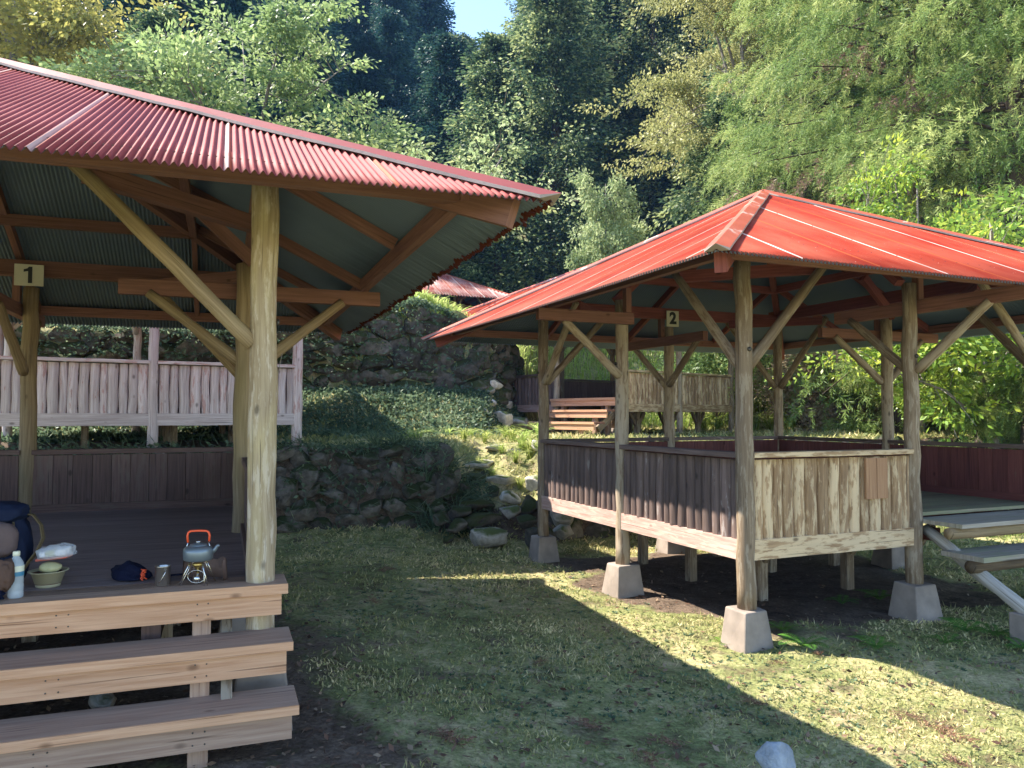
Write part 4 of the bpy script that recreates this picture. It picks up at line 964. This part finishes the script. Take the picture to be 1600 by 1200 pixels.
n = 15000; x = RNG.uniform(-1.2, 9, n); y = RNG.uniform(17.3, 27, n); w2_ = np.interp(x, W2[:, 0], W2[:, 1]); ip = inpav(x, y, P4, H+.9); k = (y > w2_-.8) & (ip > 0); x, y = x[k], y[k]
rr = np.clip(.5+.35*hash2(x, y, 1.2, 1)+RNG.normal(size=len(x))*.2, 0, 1)
stuff('tall_grass', blades(x, y, .5+0*x, .022), np.tile(rr, 3), M['tallgrass'], 'tall bright grass on the slope behind the back pavilion', 'grass')
n = 3600; x = RNG.normal(size=n)*.75-2.35; y = np.interp(x, W2[:, 0], W2[:, 1])+RNG.uniform(.15, 1.6, n)
stuff('tall_grass', blades(x, y, .42+0*x, .02), np.tile(RNG.uniform(.4, 1, n), 3), M['tallgrass'], 'sunlit grass crowning the tall stone wall', 'grass')
# separate long-bladed tufts
def tuft_mesh(n, L, W, m, lean=.9):
    a = RNG.random(n)*6.283; x = np.cos(a)*RNG.random(n)*.05; y = np.sin(a)*RNG.random(n)*.05; V = blades(x, y, L+0*x, W, lean); V[..., 2] -= np.array([gz(0, 0)]); return quadmesh('tuft', V, np.tile(RNG.random(n), 3), m)
tf = [tuft_mesh(70, .34, .012, M['tallgrass']), tuft_mesh(60, .38, .012, M['cover'], 1.3)]
random.seed(81)
for px, d, k, sc in [(690, 10.95, 1, 1.1), (668, 10.9, 1, 1.0), (712, 10.8, 1, 1.2), (650, 11.0, 1, .9), (735, 11.2, 1, 1.0), (700, 11.2, 1, 1.0), (618, 11.0, 1, .9), (590, 10.95, 1, .8), (660, 10.75, 1, 1.1), (680, 10.65, 1, 1.1)]:
    x = (px-800)/FPX*d; o = link(bpy.data.objects.new('grass_tuft', tf[k])); o.location = (x, d, gz(x, d)); o.rotation_euler = (.25, 0, random.random()*6); o.scale = (sc,)*3
    tag(o, 'long-bladed grass tuft hanging over the shaded low wall left of the rough stair', 'grass tuft', 'grass tufts hanging over the low wall')
for px, d, k, sc in [(828, 11.9, 0, 1.15), (815, 12.2, 0, 1.0), (800, 12.9, 0, .9), (842, 12.4, 0, 1.0), (770, 11.5, 0, .6), (812, 11.3, 0, .6), (748, 11.9, 0, .6), (725, 12.2, 0, .7), (784, 12.1, 0, .6), (820, 13.0, 0, .7), (760, 13.2, 0, .6), (735, 12.9, 0, .6), (805, 11.8, 0, .7), (850, 11.4, 0, .8), (758, 12.6, 0, .7), (790, 13.3, 0, .8), (700, 13.4, 0, .8), (640, 13.3, 0, .9), (652, 13.0, 0, .8)]:
    x = (px-800)/FPX*d; o = link(bpy.data.objects.new('grass_tuft', tf[k])); o.location = (x, d, gz(x, d)); o.rotation_euler = (0, 0, random.random()*6); o.scale = (sc,)*3
    tag(o, 'bright green tuft standing on the sunlit terrace edge', 'grass tuft', 'bright tufts on the terrace edge')
for px, d, sc in [(1205, 19, 1.8), (1180, 18.6, 1.6), (1160, 19.2, 1.5), (1120, 19.4, 1.4), (1235, 19.4, 1.5), (1100, 20.4, 1.6)]:
    x = (px-800)/FPX*d; o = link(bpy.data.objects.new('grass_tuft', tf[0])); o.location = (x, d, gz(x, d)); o.rotation_euler = (0, 0, random.random()*6); o.scale = (sc,)*3
    tag(o, 'arching grass clump on the flat ground right of the back pavilion', 'grass tuft', 'grass clumps right of the back pavilion')
# ferns
def fern_mesh(nf, L):
    q = []; rn = []
    for i in range(nf):
        a = 6.283*i/nf+random.uniform(-.4, .4); p = Vector((0, 0, 0)); d = Vector((math.cos(a)*.7, math.sin(a)*.7, .8)).normalized(); l = L*random.uniform(.7, 1.15); n = 16
        for s in range(n):
            d = (d+Vector((0, 0, -.085))).normalized(); p = p+d*(l/n); side = d.cross(Vector((0, 0, 1))).normalized()
            wl_ = l*.30*math.sin(math.pi*min(1, (s+2.0)/(n+1.5)))**.8
            for sg in (-1, 1):
                dd = (side*sg+d*.35).normalized(); nn = dd.cross(d).normalized(); ww = l/n*.85
                q.append([p, p+dd*wl_*.5+d*ww*.5, p+dd*wl_+Vector((0, 0, -.1*wl_)), p+dd*wl_*.5-d*ww*.4]); rn.append(random.uniform(.2, .8))
    return quadmesh('fern', np.array([[v[:] for v in f] for f in q]), np.array(rn), M['fern'])
fm = [fern_mesh(7, .26), fern_mesh(6, .2)]
for px, py, k, sc, lb in [(1250, 1008, 0, .9, 'bright fern just right of the sunlit concrete footing'), (1218, 985, 1, .8, 'small yellow-green fern at the corner of the sunlit footing'), (1362, 1010, 0, .8, 'fern left of the shaded right-hand footing'), (1368, 935, 0, .9, 'fern standing under the railing near the right-hand footing'),
        (1500, 985, 0, .9, 'fern right of the shaded footing'), (1545, 990, 0, .8, 'fern between the footing and the step stringer'), (1590, 1010, 0, .8, 'fern below the step stringer at the right edge'), (1470, 1000, 1, .9, 'low fern at the front of the shaded footing'), (1310, 940, 1, .9, 'faint fern in the dark under the pavilion'), (1130, 1000, 1, .7, 'pale little fern left of the sunlit footing')]:
    d = (CZ-(-.07))*FPX/(py-648); x = (px-800)/FPX*d; o = link(bpy.data.objects.new('fern', fm[k])); o.location = (x, d, gz(x, d)); o.rotation_euler = (0, 0, random.random()*6); o.scale = (sc,)*3
    tag(o, lb, 'fern', 'ferns around the footings')
# dead cedar sprigs on the lawn
def sprig():
    q = []
    for i in range(26):
        p = Vector((random.uniform(-.14, .14), random.uniform(-.05, .05), random.uniform(.0, .03))); d = Vector((random.gauss(1, .5), random.gauss(0, .5), random.uniform(-.1, .3))).normalized(); l = random.uniform(.05, .16)
        for s in range(10):
            c = p+d*l*s/10; dd = (d+Vector((random.gauss(0, .6), random.gauss(0, .6), random.gauss(0, .3)))).normalized(); q.append((c, dd))
    C = np.array([c[:] for c, _ in q]); D = np.array([d[:] for _, d in q]); return quadmesh('sprig', leaves(C, D, .035, .006), RNG.random(len(C)), M['sprig'])
M['sprig'] = leafmat('rusty dead sprig', (.10, .05, .03), (.22, .11, .07), (.34, .22, .14), .15, .1)
sm = [sprig(), sprig()]
for px, py, sc, lb in [(1455, 1130, 1.5, 'heap of rusty dead cedar sprigs on the sunny lawn'), (1420, 1105, 1.0, 'small dead sprig above the rusty heap'), (1490, 1185, .9, 'red dead sprig at the lower right edge'), (1215, 1022, .8, 'reddish dead sprig in front of the sunlit footing'), (1275, 1010, .7, 'red dead sprig beside the bright fern'), (1180, 1085, 1.0, 'dry sprig in the middle of the sunny lawn'), (1050, 1150, 1.0, 'dead sprig in the shaded lawn near the shadow edge'), (925, 1130, 1.1, 'dark sprig in the shaded lawn'), (690, 1180, 1.3, 'dark grey dry tuft at the bottom of the lawn'), (590, 965, 1.0, 'dead sprig on the shaded lawn left of centre'), (845, 1035, .9, 'dead sprig by the bright moss patch'), (1110, 1000, .6, 'curled twig left of the sunlit footing'), (1000, 1180, 1.1, 'brown sprig at the bottom edge of the lawn'), (600, 908, 1.1, 'dark sprig near the low wall')]:
    d = 1.74*FPX/(py-648); x = (px-800)/FPX*d; o = link(bpy.data.objects.new('dead_sprig', random.choice(sm))); o.location = (x, d, gz(x, d)+.01); o.rotation_euler = (0, 0, random.random()*6); o.scale = (sc*.62,)*3
    tag(o, lb, 'dead sprig', 'dead cedar sprigs on the lawn')
# ------------------------------------------------------------------ things on the near deck
DZ = CZ-.867
def dk(px, py):
    v = (600-py)/FPX; yy = math.cos(PITCH)-v*math.sin(PITCH); zz = math.sin(PITCH)+v*math.cos(PITCH); k = -.867/zz
    return Vector(((px-800)/FPX*k, yy*k, DZ))
M['steel'] = plain('steel', (.62, .60, .57), .22, 1); M['ti'] = plain('brushed steel', (.46, .44, .41), .32, 1)
M['kettle'] = plain('grey anodised kettle', (.20, .235, .26), .42, .55); M['orange'] = plain('orange silicone', (.80, .10, .03), .5)
M['brass'] = plain('brass', (.62, .45, .15), .3, 1); M['navy'] = plain('navy cloth', (.008, .010, .030), .9, spec=.15, nscale=60, namt=.3)
M['blue_cloth'] = plain('blue backpack cloth', (.010, .017, .048), .8, spec=.2, nscale=40, namt=.35); M['mauve'] = plain('grey mauve cloth', (.15, .105, .10), .85, spec=.2, nscale=12, namt=.3)
M['brown_cloth'] = plain('brown jacket', (.13, .075, .055), .8, spec=.2, nscale=14, namt=.3); M['strap'] = plain('olive webbing', (.14, .10, .045), .8, nscale=60)
M['windscreen'] = plain('leather brown', (.22, .14, .11), .6, nscale=20); M['film'] = plain('clear film', (.85, .88, .92), .12, 0, .6, alpha=.35)
M['bowl'] = plain('printed bowl', (.42, .38, .24), .45); M['bowlprint'] = plain('bowl band', (.22, .10, .06), .5, nscale=30, namt=.6)
M['rice'] = plain('pale roll', (.62, .58, .30), .6, nscale=30, namt=.3); M['white'] = plain('white label', (.75, .72, .72), .5); M['redp'] = plain('red packaging', (.50, .12, .08), .5)
M['cap'] = plain('cream cap', (.80, .78, .60), .45); M['bluel'] = plain('blue label', (.05, .22, .35), .4)
mg, nt, N, K, B = mat('bottle plastic'); B.inputs['Base Color'].default_value = (.85, .93, .97, 1); B.inputs['Roughness'].default_value = .06; B.inputs['Alpha'].default_value = .35; B.inputs['IOR'].default_value = 1.4; M['bottle'] = mg
# stove
p = dk(309, 912); e = empty('camping_stove', p, 0, 'small silver camping stove with four splayed legs under the grey kettle', 'stove')
for k, (sx, sy) in enumerate(((-1, -1), (1, -1), (-1, 1), (1, 1))):
    mb = MB(); mb.tube([(sx*.030, sy*.026, .118), (sx*.045, sy*.038, .075), (sx*.072, sy*.055, .0025)], .0032, 8); mb.tube([(sx*.030, sy*.012, .118), (sx*.040, sy*.022, .075), (sx*.060, sy*.068, .0025)], .0022, 8); mb.build('leg', M['steel'], e)
mb = MB(); mb.lathe([(.0, .062), (.012, .062), (.014, .085), (.028, .095), (.028, .106), (.0, .108)], n=20); mb.build('burner', M['brass'], e)
mb = MB(); mb.tube([(0, 0, .065), (0, -.005, .045), (0, -.02, .032)], .007, 10); mb.lathe([(0, .012), (.016, .014), (.020, .030), (.012, .045), (0, .048)], (0, -.01, 0), 16); mb.build('valve', M['steel'], e)
mb = MB(); mb.tube([(.045*math.cos(a*.3), -.018, .04+.032*math.sin(a*.3)) for a in range(22)], .0022, 6); mb.build('control_wire', M['steel'], e)
mb = MB(); mb.lathe([(.002, .116), (.052, .118), (.054, .121), (.002, .120)], n=24); mb.build('pot_support', M['steel'], e)
# kettle
e = empty('kettle', p+Vector((0, 0, .1215)), .12, 'grey camping kettle with orange handle sitting on the stove', 'kettle')
mb = MB(); mb.lathe([(0, 0), (.066, 0), (.073, .008), (.074, .045), (.072, .058), (.060, .070), (.045, .074), (.0, .074)], n=40); mb.build('body', M['kettle'], e)
l = MB(); l.lathe([(.043, .0745), (.041, .080), (.020, .086), (.0, .088)], n=30); lo = l.build('lid', M['kettle'], e); l = MB(); l.lathe([(.0, .087), (.012, .088), (.014, .096), (.0, .099)], n=16); l.build('knob', M['steel'], lo)
mb = MB(); mb.tube([(.066, 0, .040), (.083, 0, .052), (.094, 0, .070), (.104, 0, .074)], [.014, .011, .008, .007], 12); mb.build('spout', M['kettle'], e)
hp = [(-.052, 0, .090), (-.055, 0, .125), (-.050, 0, .140), (-.040, 0, .1475), (0, 0, .149), (.040, 0, .1475), (.050, 0, .140), (.055, 0, .125), (.053, 0, .095)]
mb = MB(); mb.tube(hp, .0058, 12); ho = mb.build('handle', M['orange'], e); mb = MB(); 
for s in (-1, 1): mb = MB(); mb.tube([(s*.052, 0, .092), (s*.056, 0, .070), (s*.060, 0, .062)], .0028, 8); mb.build('handle_bracket', M['steel'], ho)
# windscreen behind the stove
e_ = p+Vector((.0, .11, 0)); mb = MB(); vs = []; ff = []
for i in range(21):
    a = math.pi*(-.12+1.24*i/20)
    for r_, z in ((.115, 0), (.112, .105), (.109, .105), (.112, 0)): vs.append((math.cos(a)*r_*(1.0), math.sin(a)*r_*.62-.02, z+.010*math.sin(i*1.3)))
for i in range(20):
    for k in range(4): ff.append((i*4+k, i*4+(k+1) % 4, i*4+4+(k+1) % 4, i*4+4+k))
mb.add(vs, ff, None, 0, .5, True); o = mb.build('windscreen', M['windscreen']); o.location = e_; tag(o, 'curved brown windscreen standing behind the stove', 'windscreen')
# cup
p = dk(254, 914); e = empty('cup', p, 0, 'small steel cup with folding wire handle left of the stove', 'cup')
mb = MB(); mb.lathe([(0, .002), (.034, .0), (.036, .004), (.037, .094), (.0395, .098), (.038, .099), (.035, .094), (.034, .006), (0, .006)], n=32); mb.build('body', M['ti'], e)
mb = MB(); mb.tube([(.030, -.024, .085), (.030, -.040, .07), (.020, -.046, .045), (.004, -.042, .022), (-.004, -.038, .018)], .0022, 8); mb.build('handle', M['steel'], e)
# dark cloth pouch with orange drawcord
p = dk(204, 905); e = empty('pouch', p, 0, 'crumpled dark navy pouch lying on the deck left of the cup', 'pouch')
V, F = ico(4); V = V.copy(); V[:, 2] = np.where(V[:, 2] < 0, V[:, 2]*.15, V[:, 2]); nz = np.array([mnoise.noise(Vector(v*1.8)+Vector((3, 1, 0)))*.22+mnoise.noise(Vector(v*5))*.09 for v in V]); V *= (1+nz)[:, None]; V = V*np.array([.105, .075, .078])+np.array([0, 0, .012])
V[:, 2] *= 1-.30*np.clip(V[:, 0]/.1, -.2, 1)
mb = MB(); mb.add([tuple(v) for v in V], F, None, 0, .5, True); mb.build('body', M['navy'], e)
mb = MB()
for i in range(5):
    a = random.random()*6; mb = MB(); mb.tube([(.085+random.uniform(-.01, .03), -.06+random.uniform(-.02, .02), .008+.012*j+random.uniform(0, .01)) for j in range(5)], .0035, 6); mb.build('drawcord', M['orange'], e)
# strap lying behind the cup
p = dk(278, 903); mb = MB(); mb.beam((-.06, 0, .012), (.07, .03, .02), .03, .006); o = mb.build('strap', M['navy']); o.location = p; tag(o, 'short dark blue strap between the cup and the stove', 'strap')
# bowl and packages
p = dk(75, 916); e = empty('bowl', p, 0, 'printed instant-food bowl standing near the front of the deck', 'bowl')
mb = MB(); mb.lathe([(0, .002), (.052, 0), (.056, .004), (.058, .016)], n=36); mb.lathe([(.076, .070), (.083, .074), (.091, .078), (.092, .081), (.080, .080), (.060, .02), (0, .012)], n=36); mb.build('body', M['bowl'], e)
mb = MB(); mb.lathe([(.058, .016), (.076, .070)], n=36); mb.build('printed_band', M['bowlprint'], e)
e2 = p+Vector((.01, 0, .082)); mb = MB(); V, F = ico(3); V = V.copy()*np.array([.052, .045, .03]); V *= (1+np.array([mnoise.noise(Vector(v)*40)*.15 for v in V]))[:, None]; mb.add([tuple(v) for v in V], F, None, 0, .5, True); o = mb.build('wrapped_bun', M['rice']); o.location = e2+Vector((0, 0, .012)); tag(o, 'pale yellow wrapped bun resting in the bowl', 'food')
e3 = empty('food_pack', e2+Vector((.018, 0, .062)), 0, 'tilted clear film pack of rolls balanced on top of the bun', 'food pack'); e3.rotation_euler = (0, -.10, .1)
mb = MB(); mb.box((0, 0, .0), (.15, .075, .012)); mb.build('tray', M['redp'], e3, .003)
for xx, mm, ll in ((-.045, 'white', .03), (-.008, 'rice', .045), (.04, 'white', .055)): mb = MB(); mb.box((xx, 0, .024), (ll, .06, .032)); mb.build('roll', M[mm], e3, .008)
V, F = ico(4); V = V.copy(); V = np.sign(V)*np.abs(V)**.6; V = V*np.array([.092, .05, .036])+np.array([0.012, 0, .028]); V *= (1+np.array([mnoise.noise(Vector(v)*28)*.14 for v in V]))[:, None]; mb = MB(); mb.add([tuple(v) for v in V], F, None, 0, .5, False); mb.build('film', M['film'], e3)
# bottle
p = dk(24, 934); e = empty('water_bottle', p, 0, 'clear water bottle with cream cap and blue label in front of the backpack', 'bottle')
mb = MB(); mb.lathe([(0, .002), (.030, .001), (.033, .006), (.033, .03), (.0315, .034), (.033, .04), (.033, .065), (.0315, .069), (.033, .075), (.033, .15), (.031, .165), (.018, .188), (.013, .195), (.013, .2)], n=28); mb.build('body', M['bottle'], e)
mb = MB(); mb.lathe([(.0335, .105), (.0337, .125)], n=28); mb.build('label', M['bluel'], e); mb = MB(); mb.lathe([(.0335, .1255), (.0337, .152)], n=28); mb.build('label', M['cap'], e)
mb = MB(); mb.lathe([(0, .219), (.014, .219), (.0155, .216), (.0155, .199), (.013, .198)], n=20); mb.build('cap', M['cap'], e)
# backpack
def blob(c, size, seed, amp=.12, fr=2.2, sq=.8, sub=4):
    V, F = ico(sub); V = V.copy(); V = np.sign(V)*np.abs(V)**sq; o = RNG.uniform(0, 30, 3); V *= (1+np.array([mnoise.noise(Vector(v*fr+o))*amp+mnoise.noise(Vector(v*fr*3+o))*amp*.4 for v in V]))[:, None]
    mb = MB(); mb.add([tuple(v) for v in V*np.array(size)+np.array(c)], F, None, 0, .5, True); return mb
p = dk(-20, 925); p.z = DZ; e = empty('backpack', p, .15, 'dark blue backpack with grey pocket at the left edge of the deck', 'backpack'); e.scale = (.93, .93, .93)
blob((0, .12, .21), (.15, .11, .215), 1).build('body', M['blue_cloth'], e); blob((.0, .09, .405), (.145, .12, .06), 2).build('lid', M['blue_cloth'], e)
blob((.045, -.02, .275), (.105, .05, .095), 3, .08).build('pocket', M['mauve'], e)
mb = MB(); sp_ = [(.10, .12, .40), (.165, .12, .385), (.21, .11, .33), (.225, .10, .26), (.20, .09, .19), (.16, .08, .13), (.13, .08, .08)]
for i in range(len(sp_)-1): mb.beam(sp_[i], sp_[i+1], .034, .006, up=(1, 0, .2))
mb.build('shoulder_strap', M['strap'], e)
mb = MB(); mb.tube([(.11, .02, .36), (.13, -.02, .30), (.10, -.04, .25)], .006, 8); mb.build('cord', M['strap'], e)
e = empty('jacket', dk(-6, 938), 0, 'crumpled brown and grey jacket heaped at the lower left in front of the backpack', 'jacket')
blob((-.02, .0, .10), (.07, .05, .085), 4, .22, 2.5, .9).build('body', M['brown_cloth'], e); blob((.048, -.015, .12), (.036, .034, .07), 5, .2).build('sleeve', M['brown_cloth'], e)
blob((-.01, -.03, .03), (.06, .035, .028), 6, .25).build('hem', M['navy'], e)
# twine hanging by the back posts
mb = MB(); p = at(432, 603, 5.2); mb.tube([at(441, 552, 5.6), at(430, 604, 5.6)], .003, 5); tag(mb.build('twine', M['tread_grey']), 'short pale twine hanging from the brace of the nearest pavilion', 'twine')

# ------------------------------------------------------------------ thin morning air
hb = MB(); X0, X1, Y0, Y1, Z0, Z1 = -190, 170, -90, 190, -6, 112
hb.add([(x, y, z) for z in (Z0, Z1) for y in (Y0, Y1) for x in (X0, X1)], [(0, 2, 3, 1), (4, 5, 7, 6), (0, 1, 5, 4), (1, 3, 7, 5), (3, 2, 6, 7), (2, 0, 4, 6)])
hm = bpy.data.materials.new('haze'); hm.use_nodes = True; hn = hm.node_tree; hn.nodes.remove(hn.nodes['Principled BSDF'])
pv = hn.nodes.new('ShaderNodeVolumePrincipled'); pv.inputs['Color'].default_value = (.22, .48, 1, 1); pv.inputs['Density'].default_value = .0004; pv.inputs['Anisotropy'].default_value = 0
hn.links.new(pv.outputs[0], hn.nodes['Material Output'].inputs['Volume']); tag(hb.build('haze', hm), 'thin blue haze in the valley air', 'haze', kind='stuff')
